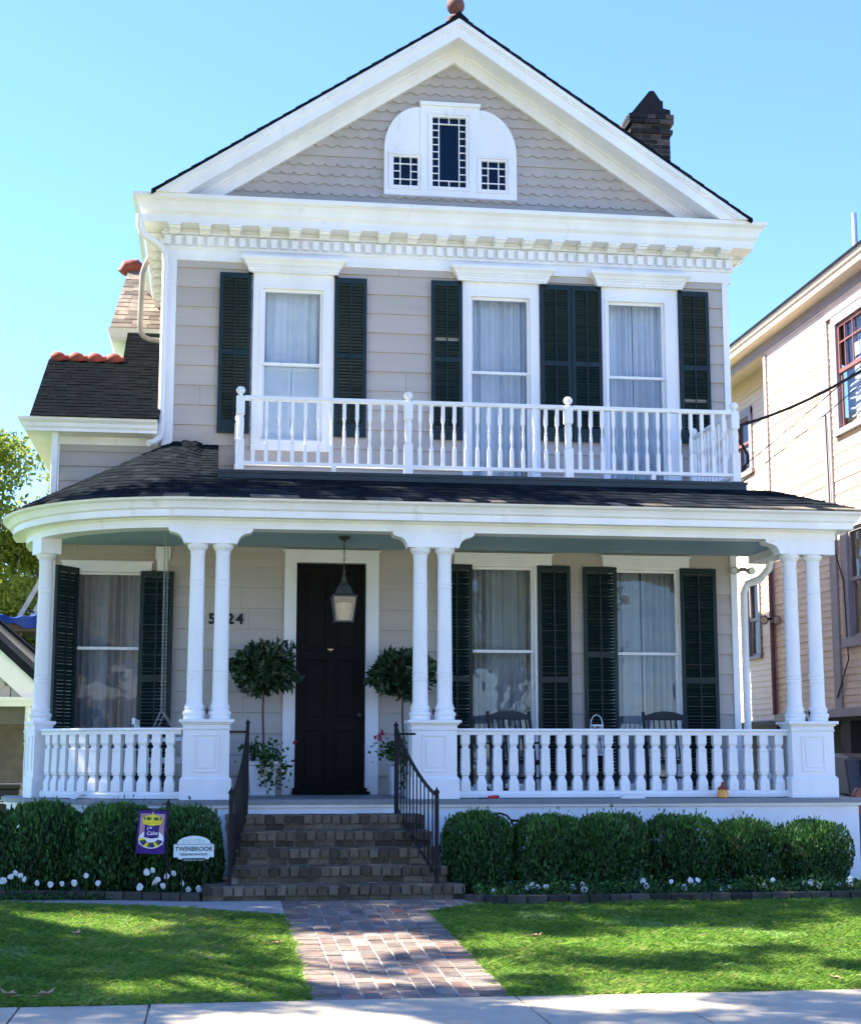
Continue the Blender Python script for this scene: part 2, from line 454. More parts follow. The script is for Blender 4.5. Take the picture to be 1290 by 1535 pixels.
# ------- main cornice round three sides
def mpath(o): return [(HL - o, 12), (HL - o, -o), (HR + o, -o), (HR + o, 12)]
c = MB()
c.sweep([(0, 8.53), (.30, 8.53), (.30, 8.63), (.315, 8.645), (.345, 8.67), (.365, 8.73), (.40, 8.785), (.44, 8.81), (.452, 8.82), (.455, 8.87), (.43, 8.873), (.0, 9.0)], mpath)
c.sweep([(.02, 8.45), (.085, 8.45), (.085, 8.475), (.06, 8.49), (.06, 8.528), (.02, 8.528)], mpath)
cornice = part('cornice', c, 'white', house)
f = MB(); f.sweep([(-.02, 8.105), (.045, 8.105), (.045, 8.135), (.036, 8.14), (.036, 8.25), (.06, 8.262), (.06, 8.285), (.05, 8.29), (.05, 8.449), (-.02, 8.449)], mpath)
part('frieze', f, 'white', house)
d = MB(); x = HL - .04
while x < HR + .06:
    d.box(x, x + .082, -.105, -.045, 8.30, 8.418); x += .139
y = .05
while y < 5:
    for sx in (HL, HR):
        s = -1 if sx == HL else 1
        d.box(min(sx + s * .045, sx + s * .105), max(sx + s * .045, sx + s * .105), y, y + .082, 8.30, 8.418)
    y += .139
part('dentil_band', d, 'white', house)
mo = [(.0, 8.527), (.235, 8.527), (.24, 8.505), (.22, 8.495), (.205, 8.475), (.175, 8.465), (.15, 8.475), (.11, 8.475), (.08, 8.455), (.05, 8.44), (.0, 8.44)]
mm = MB().prism([(o, z - 8.527) for o, z in mo], lambda o, z: (-.07, -o, z), lambda o, z: (.07, -o, z))
mm.box(-.085, .085, -.25, .0, -.03, -.002)
mme = mm.mesh('cornice_bracket'); mme.materials.append(M['white'])
nb = 20
for i in range(nb):
    place('cornice_bracket', mme, house, (HL + .09 + i * (HR - HL - .18) / (nb - 1), -.058, 8.5275))
for i in range(10):
    place('cornice_bracket', mme, house, (HL - .058, .25 + i * .395, 8.5275), (0, 0, -PI / 2))
for i in range(3):
    place('cornice_bracket', mme, house, (HR + .058, .25 + i * .395, 8.5275), (0, 0, PI / 2))

# ------- gable
AX, AZ, SL = 3.105, 11.58, .667
def chevron(a, b, base=8.872):
    da = (AZ - a - base) / SL; db = (AZ - b - base) / SL
    return [(AX - da, base), (AX, AZ - a), (AX + da, base), (AX + db, base), (AX, AZ - b), (AX - db, base)]
def halves(mb, a, b, y0, y1):
    p = chevron(a, b)
    mb.plate([p[0], p[1], p[4], p[5]], y0, y1); mb.plate([p[1], p[2], p[3], p[4]], y0, y1)
for sgn in (0, 1):
    r = MB()
    for a, b, y0, y1 in ((.055, .125, -.515, -.40), (.125, .155, -.495, -.40), (.155, .31, -.475, -.40)):
        p = chevron(a, b); r.plate([p[0], p[1], p[4], p[5]] if sgn == 0 else [p[1], p[2], p[3], p[4]], y0, y1)
    part('rake_board', r, 'white', house)
s = MB(); halves(s, .24, .275, -.40, .05); part('raking_soffit', s, 'white', house)
s = MB(); halves(s, .275, .485, -.055, .02); halves(s, .275, .315, -.085, -.055); part('raking_frieze', s, 'white', house)
gb = MB().add([(AX - 4, .03, 8.85), (AX + 4, .03, 8.85), (AX, .03, 11.5)], [(0, 1, 2)])
# shaped shingles in rows: S scallop, W wave, N straight
rows = 'SSWSSNWWSNSSWSS'
z = 9.0; RH = .137
for ri, kind in enumerate(rows):
    zb = z + ri * RH; W = .168; off = (ri % 2) * W / 2
    hw = (AZ - .30 - zb) / SL
    n = int(hw / W) + 2
    for i in range(-n, n + 1):
        xc = AX + i * W + off
        if abs(xc - AX) + W / 2 > (AZ - .33 - zb) / SL: continue
        tz = min(zb + RH + .06, AZ - .29 - SL * (abs(xc - AX) + W / 2))
        if tz - zb < .02: continue
        if kind == 'S': low = [(W * .5 * math.cos(a), -.052 * math.sin(a) + .02) for a in [PI * k / 10 for k in range(11)]]
        elif kind == 'W': low = [(W * .5 * (1 - 2 * k / 10), .018 * math.cos(2 * PI * k / 10) - .012) for k in range(11)]
        else: low = [(W * .5, -.02), (-W * .5, -.02)]
        poly = [(xc + px, zb + pz) for px, pz in low] + [(xc - W * .5, tz), (xc + W * .5, tz)]
        t = rnd.uniform(.15, .85); j = rnd.uniform(-.002, .002)
        yy = lambda zz: .018 - (.030 + j) * (1 - (zz - zb) / (RH + .06)) if True else 0
        gb.prism(poly, lambda a, b: (a, yy(b), b), lambda a, b: (a, yy(b) + .012, b), t)
part('gable_wall', gb, 'shingle_wall', house)

# ------- main roof
rf = MB(); ncs = 24; LEN = 4.02
for sg in (-1, 1):
    for k in range(ncs):
        d0 = LEN * k / ncs; d1 = LEN * (k + 1) / ncs + .02
        z0 = AZ - SL * d0; z1 = AZ - SL * d1
        yj = -.53 + rnd.uniform(-.006, .006)
        rf.prism([(AX + sg * d0, z0 - .05), (AX + sg * d0, z0 - .016), (AX + sg * d1, z1 - .004), (AX + sg * d1, z1 - .05)],
                 lambda a, b: (a, yj, b), lambda a, b: (a, 12.4, b), rnd.uniform(.1, .5))
for y in np.arange(-.54, 12.3, .36): rf.prism([(AX - .13, AZ - .085), (AX, AZ + .035), (AX + .13, AZ - .085), (AX, AZ - .02)], lambda a, b: (a, y, b), lambda a, b: (a, y + .37, b + .012), .3)
roof = part('roof', rf, 'roof', house)
fin = MB().lathe([(.125, -.05), (.125, 0), (.09, .03), (.06, .06), (.06, .085), (.085, .10), (.118, .15), (.125, .20), (.11, .26), (.07, .30), (.03, .32), (.001, .325)], (AX - .03, -.38, AZ - .01), 18)
part('finial', fin, 'terra_dull', roof, True)
# chimney: sooty brick stack with a small gabled brick cap
ch = MB(); mort = MB()
CXc, CYc, CW, CD = 6.38, 2.05, .30, .42
mort.box(CXc - CW + .008, CXc + CW - .008, CYc - CD + .008, CYc + CD - .008, 8.8, 11.28)
def bricks_ring(x0, x1, y0, y1, z, h, L=.2):
    for (ax, fixed0, fixed1, a, b) in (('x', y0, y0 + .1, x0, x1), ('x', y1 - .1, y1, x0, x1), ('y', x0, x0 + .1, y0 + .1, y1 - .1), ('y', x1 - .1, x1, y0 + .1, y1 - .1)):
        n = max(1, round((b - a) / L)); w = (b - a) / n; off = 0
        for i in range(n):
            p, q = a + i * w + .005, a + (i + 1) * w - .005; t = rnd.random() ** 1.6; e = rnd.uniform(-.006, .006)
            if ax == 'x': ch.box(p, q, fixed0 + e, fixed1 + e, z, z + h - .012, t)
            else: ch.box(fixed0 + e, fixed1 + e, p, q, z, z + h - .012, t)
z = 9.0; k = 0
while z < 11.22:
    e = 0 if z < 10.9 else (.035 if z < 10.98 else (.0 if z < 11.05 else .05))
    bricks_ring(CXc - CW - e, CXc + CW + e, CYc - CD - e, CYc + CD + e, z, .078, .2 if k % 2 else .15); z += .078; k += 1
for y in np.arange(CYc - CD - .02, CYc + CD, .105):
    e = rnd.uniform(-.01, .01)
    ch.prism([(CXc - .33, 11.225 + e), (CXc - .02, 11.62 + e), (CXc + .05, 11.63 + e), (CXc + .15, 11.48 + e), (CXc + .19, 11.47 + e), (CXc + .19, 11.36), (CXc + .30, 11.34), (CXc + .31, 11.225 + e)], lambda a, b: (a, y, b), lambda a, b: (a, y + .098, b), rnd.random() ** 2 * .6)
chm = part('chimney', ch, 'chim', roof); part('mortar', mort, 'chim_mortar', roof)

# ------- attic window
def ell(cx, cz, rx, rz, a0, a1, n=14): return [(cx + rx * math.cos(a0 + (a1 - a0) * i / n), cz + rz * math.sin(a0 + (a1 - a0) * i / n)) for i in range(n + 1)]
aw = MB()
CX0, CX1, SX0, SX1, AB = 2.634, 3.452, 2.14, 3.965, 9.145
CZ = 10.44
def frame(mb, x0, x1, z0, z1, w, y0, y1):
    mb.box(x0, x0 + w, y0, y1, z0, z1).box(x1 - w, x1, y0, y1, z0, z1)
    mb.box(x0 + w, x1 - w, y0, y1, z0, z0 + w).box(x0 + w, x1 - w, y0, y1, z1 - w, z1)
def hole_panel(mb, x0, x1, z0, z1, hx0, hx1, hz0, hz1, y0, y1):
    mb.box(x0, hx0, y0, y1, z0, z1).box(hx1, x1, y0, y1, z0, z1)
    mb.box(hx0, hx1, y0, y1, z0, hz0).box(hx0, hx1, y0, y1, hz1, z1)
G = [(2.80, 3.262, 9.288, 10.285), (2.267, 2.598, 9.283, 9.688), (3.478, 3.81, 9.281, 9.686)]
hole_panel(aw, CX0, CX1, AB, CZ, *G[0], -.075, .0)
aw.plate(ell(CX0, 9.80, .494, .62, PI / 2, PI) + [(SX0, 9.745), (CX0, 9.745)], -.06, .0)
aw.plate(ell(CX1, 9.80, .513, .62, PI / 2, 0) + [(SX1, 9.745), (CX1, 9.745)], -.06, .0)
hole_panel(aw, SX0, CX0, AB, 9.743, *G[1], -.068, .0); hole_panel(aw, CX1, SX1, AB, 9.743, *G[2], -.068, .0)
aw.box(CX0 - .01, CX1 + .01, -.11, 0, CZ, CZ + .05).box(SX0, CX0 - .002, -.078, -.06, 9.74, 9.757).box(CX1 + .002, SX1, -.078, -.06, 9.74, 9.757)
attic = part('attic_window', aw, 'white', house)
fm = MB(); mu = MB(); gl = MB()
for gi, (x0, x1, z0, z1) in enumerate(G):
    frame(fm, x0 - .06, x1 + .06, z0 - .055, z1 + .05, .018, -.092, -.076 if gi == 0 else -.069)
    gl.add([(x0 - .02, -.03, z0 - .02), (x1 + .02, -.03, z0 - .02), (x1 + .02, -.03, z1 + .02), (x0 - .02, -.03, z1 + .02)], [(0, 1, 2, 3)])
    m = .013; bw = .085 if gi == 0 else .087
    mu.box(x0 + bw, x0 + bw + m, -.05, -.025, z0, z1).box(x1 - bw - m, x1 - bw, -.05, -.025, z0, z1)
    mu.box(x0, x1, -.052, -.024, z1 - bw - m, z1 - bw).box(x0, x1, -.052, -.024, z0 + bw, z0 + bw + m)
    n = 8 if gi == 0 else 2
    for k in range(1, n):
        zz = z0 + bw + (z1 - z0 - 2 * bw) * k / n
        mu.box(x0, x0 + bw, -.048, -.026, zz, zz + m * .9).box(x1 - bw, x1, -.048, -.026, zz, zz + m * .9)
    if gi == 0:
        xm = (x0 + x1) / 2
        mu.box(xm - m / 2, xm + m / 2, -.048, -.026, z1 - bw, z1).box(xm - m / 2, xm + m / 2, -.048, -.026, z0, z0 + bw)
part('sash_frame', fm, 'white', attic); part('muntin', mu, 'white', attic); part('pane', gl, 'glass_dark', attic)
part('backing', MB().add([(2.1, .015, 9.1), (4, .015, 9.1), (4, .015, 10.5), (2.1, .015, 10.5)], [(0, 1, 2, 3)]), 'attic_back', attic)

# ------- windows
def curtain(x0, x1, z0, z1, y, n, amp, seed, split=None):
    r = random.Random(seed); mb = MB(); cols = 120; rowsn = 10
    ph = [(r.uniform(.7, 1.4), r.uniform(0, 6.28), r.uniform(.4, 1)) for _ in range(4)]
    def yy(u, v):
        s = sum(a * math.sin(2 * PI * n * fq * u + p + .5 * math.sin(3 * v + p)) for fq, p, a in ph) / 2.4 + .55 * (abs(math.sin(PI * n * 1.3 * u + ph[0][1] + .25 * math.sin(2 * v))) - .6)
        return y + amp * s * (.55 + .45 * v)
    spans = [(x0, x1)] if not split else [(x0, split - .01), (split + .012, x1)]
    for a, b in spans:
        base = len(mb.v); vs = []
        for j in range(rowsn + 1):
            for i in range(cols + 1):
                u = i / cols; v = j / rowsn; x = a + (b - a) * u
                vs.append((x, yy((x - x0) / (x1 - x0), v), z1 + (z0 - z1) * v))
        fs = [(j * (cols + 1) + i, j * (cols + 1) + i + 1, (j + 1) * (cols + 1) + i + 1, (j + 1) * (cols + 1) + i) for j in range(rowsn) for i in range(cols)]
        mb.add(vs, fs)
    return mb

def window(gx0, gx1, gz0, gz1, meet, ox0, ox1, oz0, oz1, yw=0, casing=True, cmat='curtain', seed=1, sillz=None, blind=False, split=None, npl=9):
    """glass rectangle g*, opening/casing outer rectangle o*"""
    cs = MB(); st = .036
    w0, w1 = gx0 - st, gx1 + st
    cs.box(ox0, w0, yw - .045, yw + .10, oz0, oz1).box(w1, ox1, yw - .045, yw + .10, oz0, oz1)
    cs.box(w0, w1, yw - .045, yw + .10, gz1 + st, oz1)
    cs.box(w0, w1, yw - .05, yw + .10, oz0, gz0 - st - .02)
    cs.box(w0 - .035, w0, yw - .056, yw - .045, gz0 - st, gz1 + st + .035).box(w1, w1 + .035, yw - .056, yw - .045, gz0 - st, gz1 + st + .035)
    cs.box(w0, w1, yw - .056, yw - .045, gz1 + st, gz1 + st + .035)
    win = part('window', cs, 'white', house)
    up = MB(); frame(up, w0, w1, meet - .02, gz1 + st, st, yw + .005, yw + .04)
    lo = MB(); frame(lo, w0, w1, gz0 - st - .02, meet + .016, st, yw + .045, yw + .08)
    part('sash', up, 'white', win); part('sash', lo, 'white', win)
    for za, zb, y in ((meet, gz1 + .01, yw + .022), (gz0 - .01, meet, yw + .062)):
        part('pane', MB().add([(w0 + .01, y, za), (w1 - .01, y, za), (w1 - .01, y, zb), (w0 + .01, y, zb)], [(0, 1, 2, 3)]), 'glass', win)
    if blind:
        part('curtain', curtain(w0 - .02, w1 + .02, meet - .05, gz1 + .1, yw + .20, npl, .06, seed), cmat, win)
        bl = MB(); xm = (w0 + w1) / 2
        for a, b in ((w0 + .02, xm - .004), (xm + .004, w1 - .02)):
            frame(bl, a, b, gz0 - .03, meet - .02, .045, yw + .105, yw + .125)
            z = gz0 + .03
            while z < meet - .08: bl.obox(((a + b) / 2, yw + .115, z), (b - a - .09, .03, .004), Matrix.Rotation(1.3, 3, 'X')); z += .028
        part('louvred_blind', bl, 'blind', win)
    else:
        part('curtain', curtain(w0 - .02, w1 + .02, gz0 - .1, gz1 + .1, yw + .21, npl, .075, seed, split), cmat, win)
    return win

U1 = window(.571, 1.298, 5.77, 7.73, 6.75, *UPW[0], seed=3, blind=True, npl=6)
U2 = window(3.356, 4.10, 5.05, 7.735, 6.73, *UPW[1], seed=5, npl=7)
U3 = window(5.245, 5.98, 5.05, 7.745, 6.728, *UPW[2], seed=8, npl=8, split=5.62)
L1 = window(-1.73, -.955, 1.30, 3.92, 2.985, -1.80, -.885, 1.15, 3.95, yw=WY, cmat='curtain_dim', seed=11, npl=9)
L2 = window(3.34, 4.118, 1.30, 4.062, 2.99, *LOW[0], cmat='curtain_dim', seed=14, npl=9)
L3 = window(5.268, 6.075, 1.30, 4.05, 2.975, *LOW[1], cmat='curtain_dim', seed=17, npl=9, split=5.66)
def hood(win, x0, x1, z0=7.967, z1=8.165):
    h = MB()
    prof = [(.0, 0), (.07, 0), (.07, .02), (.085, .025), (.085, .05), (.10, .06), (.10, .085), (.115, .095), (.135, .125), (.165, .15), (.175, .16), (.175, .195), (0, .2)]
    s0 = .175
    pth = lambda o: [(x0 + s0 - o, .0), (x0 + s0 - o, -.045 - o), (x1 - s0 + o, -.045 - o), (x1 - s0 + o, .0)]
    h.sweep([(o, z0 + z * (z1 - z0) / .2) for o, z in prof], pth)
    x = x0 + .09
    while x < x1 - .10:
        h.add([(x, -.15, z0 + .062), (x + .022, -.15, z0 + .062), (x + .03, -.154, z0 + .084), (x + .008, -.154, z0 + .084),
               (x, -.12, z0 + .062), (x + .022, -.12, z0 + .062), (x + .03, -.12, z0 + .084), (x + .008, -.12, z0 + .084)],
              [(0, 1, 2, 3), (4, 7, 6, 5), (0, 4, 5, 1), (2, 6, 7, 3), (1, 5, 6, 2), (0, 3, 7, 4)]); x += .042
    part('hood', h, 'white', win)
    for xx in (x0 + .13, x1 - .13):
        k = MB().tube([(xx, -.06, z0 - .005), (xx - .02, -.09, z0 - .02), (xx, -.11, z0 - .035), (xx + .02, -.09, z0 - .03)], .012, 6)
        part('shutter_hook', k, 'iron', win)
hood(U1, .246, 1.633); hood(U2, 3.04, 4.465); hood(U3, 4.955, 6.365)
def head(win, x0, x1, z0, z1, y):
    part('head_board', MB().box(x0, x1, y - .065, y + .01, z0, z1).box(x0 - .02, x1 + .02, y - .08, y + .01, z1, z1 + .022), 'white', win)
head(L1, -1.93, -.81, 3.952, 4.07, WY); head(L2, 3.09, 4.39, 4.122, 4.25, 0); head(L3, 5.08, 6.265, 4.122, 4.25, 0)

# ------- louvred shutters
def shutter(x0, x1, z0, z1, y=-.062, mid=None, gaps=(), ang=0, hinge=None, solid=False):
    s = MB(); st = .05; d0, d1 = y - .018, y + .018
    s.box(x0, x0 + st, d0, d1, z0, z1).box(x1 - st, x1, d0, d1, z0, z1)
    mid = mid or (z0 + (z1 - z0) * .53)
    s.box(x0 + st, x1 - st, d0, d1, z1 - .075, z1).box(x0 + st, x1 - st, d0, d1, z0, z0 + .17).box(x0 + st, x1 - st, d0, d1, mid - .035, mid + .035)
    xm = (x0 + x1) / 2
    s.box(xm - .009, xm + .009, d0 - .008, d0 + .012, z0 + .17, z1 - .075)
    R = Matrix.Rotation(-.75, 3, 'X')
    for a, b in ((z0 + .18, mid - .04), (mid + .04, z1 - .085)):
        n = int((b - a) / .042)
        for k in range(n):
            z = a + (k + .5) * (b - a) / n
            if any(abs(z - g) < .021 for g in gaps): continue
            s.obox((xm, y, z + rnd.uniform(-.002, .002)), (x1 - x0 - 2 * st + .006, .042, .006), Matrix.Rotation(-.95 + rnd.uniform(-.06, .06), 3, 'X'))
    if ang: rot_about(s, hinge, ang)
    return part('shutter', s, 'green', house)
MU = 6.87
shutter(-.03, .385, 5.785, 7.95, mid=MU); shutter(1.49, 1.915, 5.775, 7.94, mid=MU)
shutter(2.785, 3.205, 5.78, 7.96, mid=MU, gaps=(7.165,)); shutter(4.275, 4.695, 5.80, 7.97, mid=MU); shutter(4.705, 5.122, 5.80, 7.97, mid=MU)
shutter(6.208, 6.632, 5.82, 7.955, mid=MU, gaps=(6.4,))
shutter(-.945, -.525, 1.25, 3.955, y=-.10, mid=2.6)
shutter(-2.15, -1.74, 1.25, 3.99, y=-.03, mid=2.6, ang=.95, hinge=(-1.74, -.01))
shutter(2.91, 3.325, 1.25, 4.115, mid=2.62); shutter(4.195, 4.635, 1.25, 4.118, mid=2.62)
shutter(4.81, 5.262, 1.25, 4.11, mid=2.95); shutter(6.128, 6.625, 1.25, 4.11, mid=2.62)

# ------- front door
dc = MB(); dx0, dx1, dzt = 1.035, 1.935, 4.105
dc.box(DOOR[0], dx0, -.05, .12, 1.15, dzt + .005).box(dx1, DOOR[1], -.05, .12, 1.15, dzt + .005).box(DOOR[0], DOOR[1], -.052, .12, dzt + .005, 4.25)
dc.box(DOOR[0] - .02, DOOR[1] + .02, -.075, .02, 4.25, 4.275).box(dx0 - .02, dx0, -.062, -.05, 1.15, dzt).box(dx1, dx1 + .02, -.062, -.05, 1.15, dzt)
door = part('door', dc, 'white', house)
dl = MB().box(dx0, dx1, .075, .12, 1.15, dzt)
frame(dl, dx0 + .003, dx1 - .003, 1.2, dzt - .02, .11, .05, .075)
for zz in (1.95, 2.85): dl.box(dx0 + .11, dx1 - .11, .052, .075, zz, zz + .13)
xm = (dx0 + dx1) / 2
dl.box(xm - .055, xm + .055, .051, .075, 1.31, dzt - .13)
for za, zb in ((1.36, 1.9), (2.13, 2.8), (3.03, 3.93)):
    for a, b in ((dx0 + .15, xm - .095), (xm + .095, dx1 - .15)): dl.box(a, b, .06, .076, za, zb)
part('door_leaf', dl, 'door', door, bevel=.006)
part('threshold', MB().box(dx0 - .03, dx1 + .05, -.14, .06, 1.152, 1.19).box(dx0 - .02, dx1 + .02, -.10, .06, 1.19, 1.235), 'door', door)
kn = MB().sphere((dx1 - .07, .03, 2.15), .03, 8); kn.lathe([(.035, 0), (.035, .01)], (dx1 - .07, .045, 2.15), 12)
part('door_knob', kn, 'lamp_metal', door, True)
part('door_knocker', MB().box(xm - .035, xm + .035, .035, .052, 2.985, 3.0).sphere((xm, .04, 2.975), .014, 6), 'brass', door)
# ------- house numbers
hn = thing('house_number', 'black metal house number digits on the taupe wall behind the left pair of columns', 'house number', (.16, -.035, 3.3))
for chh, x in (('5', -.035), ('2', .195), ('4', .315)):
    me = text_mesh(chh, .185, .006, .006); me.transform(Matrix.Translation((x - .16, 0, .005)))
    o = part('digit', me, 'iron', hn)

# ================================================================== THE WING ON THE LEFT
wr = MB()
def shingles(mb, P, nu, nv, lift=.016, tint=lambda u, v: rnd.random(), skip=None, over=1.55):
    """P(u,v) -> (x,y,z); v from the eave up.  Courses of separate shingles"""
    for j in range(nv):
        u = -rnd.random() / nu
        while u < 1:
            du = rnd.uniform(.75, 1.3) / nu; a, b = max(u, 0), min(u + du * .985, 1); u += du
            if b - a < .1 / nu: continue
            v0 = (j + rnd.uniform(-.05, .05)) / nv; v1 = min((j + over) / nv, 1.0)
            v0 = max(v0, -.01)
            if skip and skip(*P((a + b) / 2, v0)): continue
            l = lift + rnd.uniform(-.003, .005)
            p = [P(a, v0), P(b, v0), P(b, v1), P(a, v1)]
            q = [(p[0][0], p[0][1], p[0][2] + l), (p[1][0], p[1][1], p[1][2] + l + rnd.uniform(-.003, .003)), (p[2][0], p[2][1], p[2][2] + .004), (p[3][0], p[3][1], p[3][2] + .004)]
            mb.add(q + [p[0], p[1]], [(0, 1, 2, 3), (0, 4, 5, 1), (0, 3, 4), (1, 5, 2)], tint(u, v0))
EZ = 5.86; WRY, WRZ = 1.5, 7.09; WX0, WX1 = -2.36, -.755
PW = lambda u, v: (WX0 + (WX1 - WX0) * u, -.42 + (WRY + .42) * v, EZ + (WRZ - EZ) * v)
wr.add([PW(0, 0), PW(1, 0), PW(1, 1), PW(0, 1)], [(0, 1, 2, 3)], .1)
wr.add([(WX0, WRY, WRZ), (WX1, WRY, WRZ), (WX1, 3.5, 5.9), (WX0, 3.5, 5.9)], [(0, 1, 2, 3)], .1)
wr.add([(WX0 + .12, WRY, WRZ - .05), (WX0 + .12, -.3, EZ - .02), (WX0 + .12, 3.4, EZ)], [(0, 1, 2)], .1)
shingles(wr, PW, 11, 19, .013, lambda u, v: rnd.random() ** 2 * .35)
PU = lambda u, v: (-1.36 + .6 * u, WRY + .02 + 1.0 * v, WRZ - .02 + .72 * v)
wr.add([PU(0, 0), PU(1, 0), PU(1, 1), PU(0, 1)], [(0, 1, 2, 3)], .1)
wr.add([PU(0, 0), PU(0, 1), (-1.36, 2.52, 6.5)], [(0, 1, 2)], .1)
shingles(wr, PU, 5, 10, .013, lambda u, v: rnd.random() ** 2 * .35)
wroof = part('wing_roof', wr, 'roof_black', house)
rt = MB(); rpts = []; rrad = []
for i in range(4 * 12):
    u = i / 12 % 1
    rpts.append((WX0 + .02 + i / 12 * .255, WRY, WRZ + .02)); rrad.append(.05 + .043 * max(0, math.sin(PI * min(1, u * 1.35))) ** .7)
rt.tube(rpts, rrad, 16)
part('ridge_tile', rt, 'terra', wroof, True)
def wpath(o): return [(-2.06 - o, 3.2), (-2.06 - o, WY - o), (HL - .06, WY - o)]
wc = MB().sweep([(-.02, 5.70), (.36, 5.70), (.36, 5.735), (.385, 5.76), (.40, 5.80), (.45, 5.835), (.455, 5.865), (-.02, 5.88)], wpath)
wc.sweep([(-.02, 5.60), (.03, 5.60), (.03, 5.70), (-.02, 5.70)], wpath)
part('wing_cornice', wc, 'white', house)
# rear cross gable with weathered tan shingles
tn = MB(); TY, TZ = 3.1, 8.02
PT = lambda u, v: (-1.66 + .17 * v + (1.1 - .17 * v) * u, TY + 1.4 * v, TZ + 1.38 * v)
tn.add([PT(0, 0), PT(1, 0), PT(1, 1), PT(0, 1)], [(0, 1, 2, 3)], .2)
tn.add([PT(0, 1), PT(1, 1), (-.55, 6.2, 8.0), (-1.66, 6.2, 8.0)], [(0, 1, 2, 3)], .2)
tn.add([PT(0, 0), PT(0, 1), (-1.66, 6.2, 8.0)], [(0, 1, 2)], .2)
shingles(tn, PT, 6, 15, .014, lambda u, v: rnd.uniform(.1, 1))
tr_ = part('cross_gable_roof', tn, 'roof_tan', house)
part('ridge_tile', MB().tube([(-1.60, TY + 1.4, TZ + 1.30), (-1.53, TY + 1.4, TZ + 1.40), (-1.36, TY + 1.4, TZ + 1.42), (-1.3, TY + 1.4, TZ + 1.39), (-1.0, TY + 1.4, TZ + 1.38)], [.08, .12, .12, .09, .09], 12), 'terra', tr_, True)
def tpath(o): return [(-1.42 - o, 6.1), (-1.42 - o, TY + .25 - o), (-.7, TY + .25 - o)]
part('cross_gable_cornice', MB().sweep([(-.02, 7.84), (.22, 7.84), (.24, 7.88), (.27, 7.99), (.28, 8.015), (-.02, 8.02)], tpath), 'white', house)
part('cross_gable_wall', MB().box(-1.42, -.7, TY + .25, 6.1, 5.9, 7.84), 'white', house)

# ------- downspouts
ds = MB()
ds.tube([(HL - .36, -.34, 8.60), (HL - .36, -.34, 8.46), (HL - .33, -.31, 8.36), (HL - .12, -.14, 8.27), (HL - .035, -.09, 8.19), (HL - .02, -.09, 8.05), (HL - .02, -.09, 5.80), (HL - .03, -.10, 5.70), (HL - .10, -.16, 5.62), (HL - .17, -.22, 5.59)], .046, 12)
part('downspout', ds, 'white', house, True)
ds = MB(); ds.tube([(HL - .30, 1.45, 8.62), (HL - .36, 1.45, 8.50), (HL - .40, 1.45, 8.36), (HL - .41, 1.45, 7.64), (HL - .40, 1.45, 7.53), (HL - .36, 1.45, 7.45), (HL - .28, 1.45, 7.41), (HL - .0, 1.45, 7.38)], .038, 12)
part('downspout', ds, 'pipe_grey', house, True)
ds = MB(); ds.box(-2.10, -2.02, WY - .26, WY - .18, 4.6, 5.72)
part('downspout', ds, 'white', house, bevel=.01)
ds = MB(); ds.tube([(7.32, -.3, 4.25), (7.30, -.25, 4.10), (7.22, -.12, 3.98), (7.08, -.02, 3.92), (7.03, .0, 3.80), (7.03, .0, 1.2)], .048, 12)
part('downspout', ds, 'white', house, True)
# ================================================================== THE PORCH
XR, YF, PCX, PCY = 7.25, -2.2, -.2, -.18
PRAD = PCY - YF
FZ = 1.15                                   # porch floor
def ppath(o, n=26):
    pts = [(XR + o, .02), (XR + o, YF - o), (PCX, YF - o)]
    pts += [(PCX - (PRAD + o) * math.sin(PI / 2 * i / n), PCY - (PRAD + o) * math.cos(PI / 2 * i / n)) for i in range(1, n + 1)]
    return pts + [(PCX - PRAD - o, .05)]
def pslab(o, z0, z1):
    p = ppath(o); n = len(p)
    return MB().prism(p, lambda x, y: (x, y, z0), lambda x, y: (x, y, z1))
fl = pslab(.30, FZ - .05, FZ); part('porch_floor', fl, 'floor', house)
part('porch_ceiling', pslab(-.05, 4.30, 4.33), 'ceil', house)
sk = MB(); sk.sweep([(.0, .15), (.235, .15), (.235, 1.062), (.27, 1.066), (.27, 1.098), (.0, 1.098)], ppath)
for x in (4.86,): sk.box(x - .04, x + .04, YF - .243, YF - .2, .2, 1.06)
part('porch_skirt', sk, 'white_worn', house)
en = MB()
en.sweep([(-.13, 4.20), (.13, 4.20), (.13, 4.285), (.15, 4.30), (.15, 4.31), (.295, 4.31), (.295, 4.385), (.31, 4.39), (.33, 4.40), (.345, 4.43), (.37, 4.465), (.405, 4.48), (.42, 4.49), (.425, 4.515), (.40, 4.52), (-.13, 4.5)], ppath)
part('porch_entablature', en, 'white', house)

# ------- pedestals, columns
AXS = (-.066, 2.498, 6.985)
def spandrel(mb, xc, left=True, right=True):
    half = [(.30, 4.025), (.31, 4.06), (.335, 4.105), (.375, 4.135), (.42, 4.145), (.455, 4.155), (.475, 4.175), (.48, 4.215)]
    r = half if right else [(.265, 4.025), (.265, 4.215)]
    l = half if left else [(.265, 4.025), (.265, 4.215)]
    poly = [(xc + a, z) for a, z in r] + [(xc - a, z) for a, z in reversed(l)]
    mb.plate(poly, YF - .122, YF + .10)
for i, xc in enumerate(AXS):
    sp = MB(); spandrel(sp, xc, True, i < 2); part('bracket_panel', sp, 'white', house)
sp = MB()
half = [(.30, 4.025), (.31, 4.06), (.335, 4.105), (.375, 4.135), (.42, 4.145), (.455, 4.155), (.475, 4.175), (.48, 4.215)]
sp.prism([(-.12, 4.025)] + half + [(-.12, 4.215)], lambda a, z: (XR - .12, YF + a, z), lambda a, z: (XR + .122, YF + a, z))
LA = math.radians(206); LX, LY = PCX + PRAD * math.cos(LA), PCY + PRAD * math.sin(LA)
R3 = Matrix.Rotation(LA, 3, 'Z')
part('bracket_panel', sp, 'white', house); sp = MB()
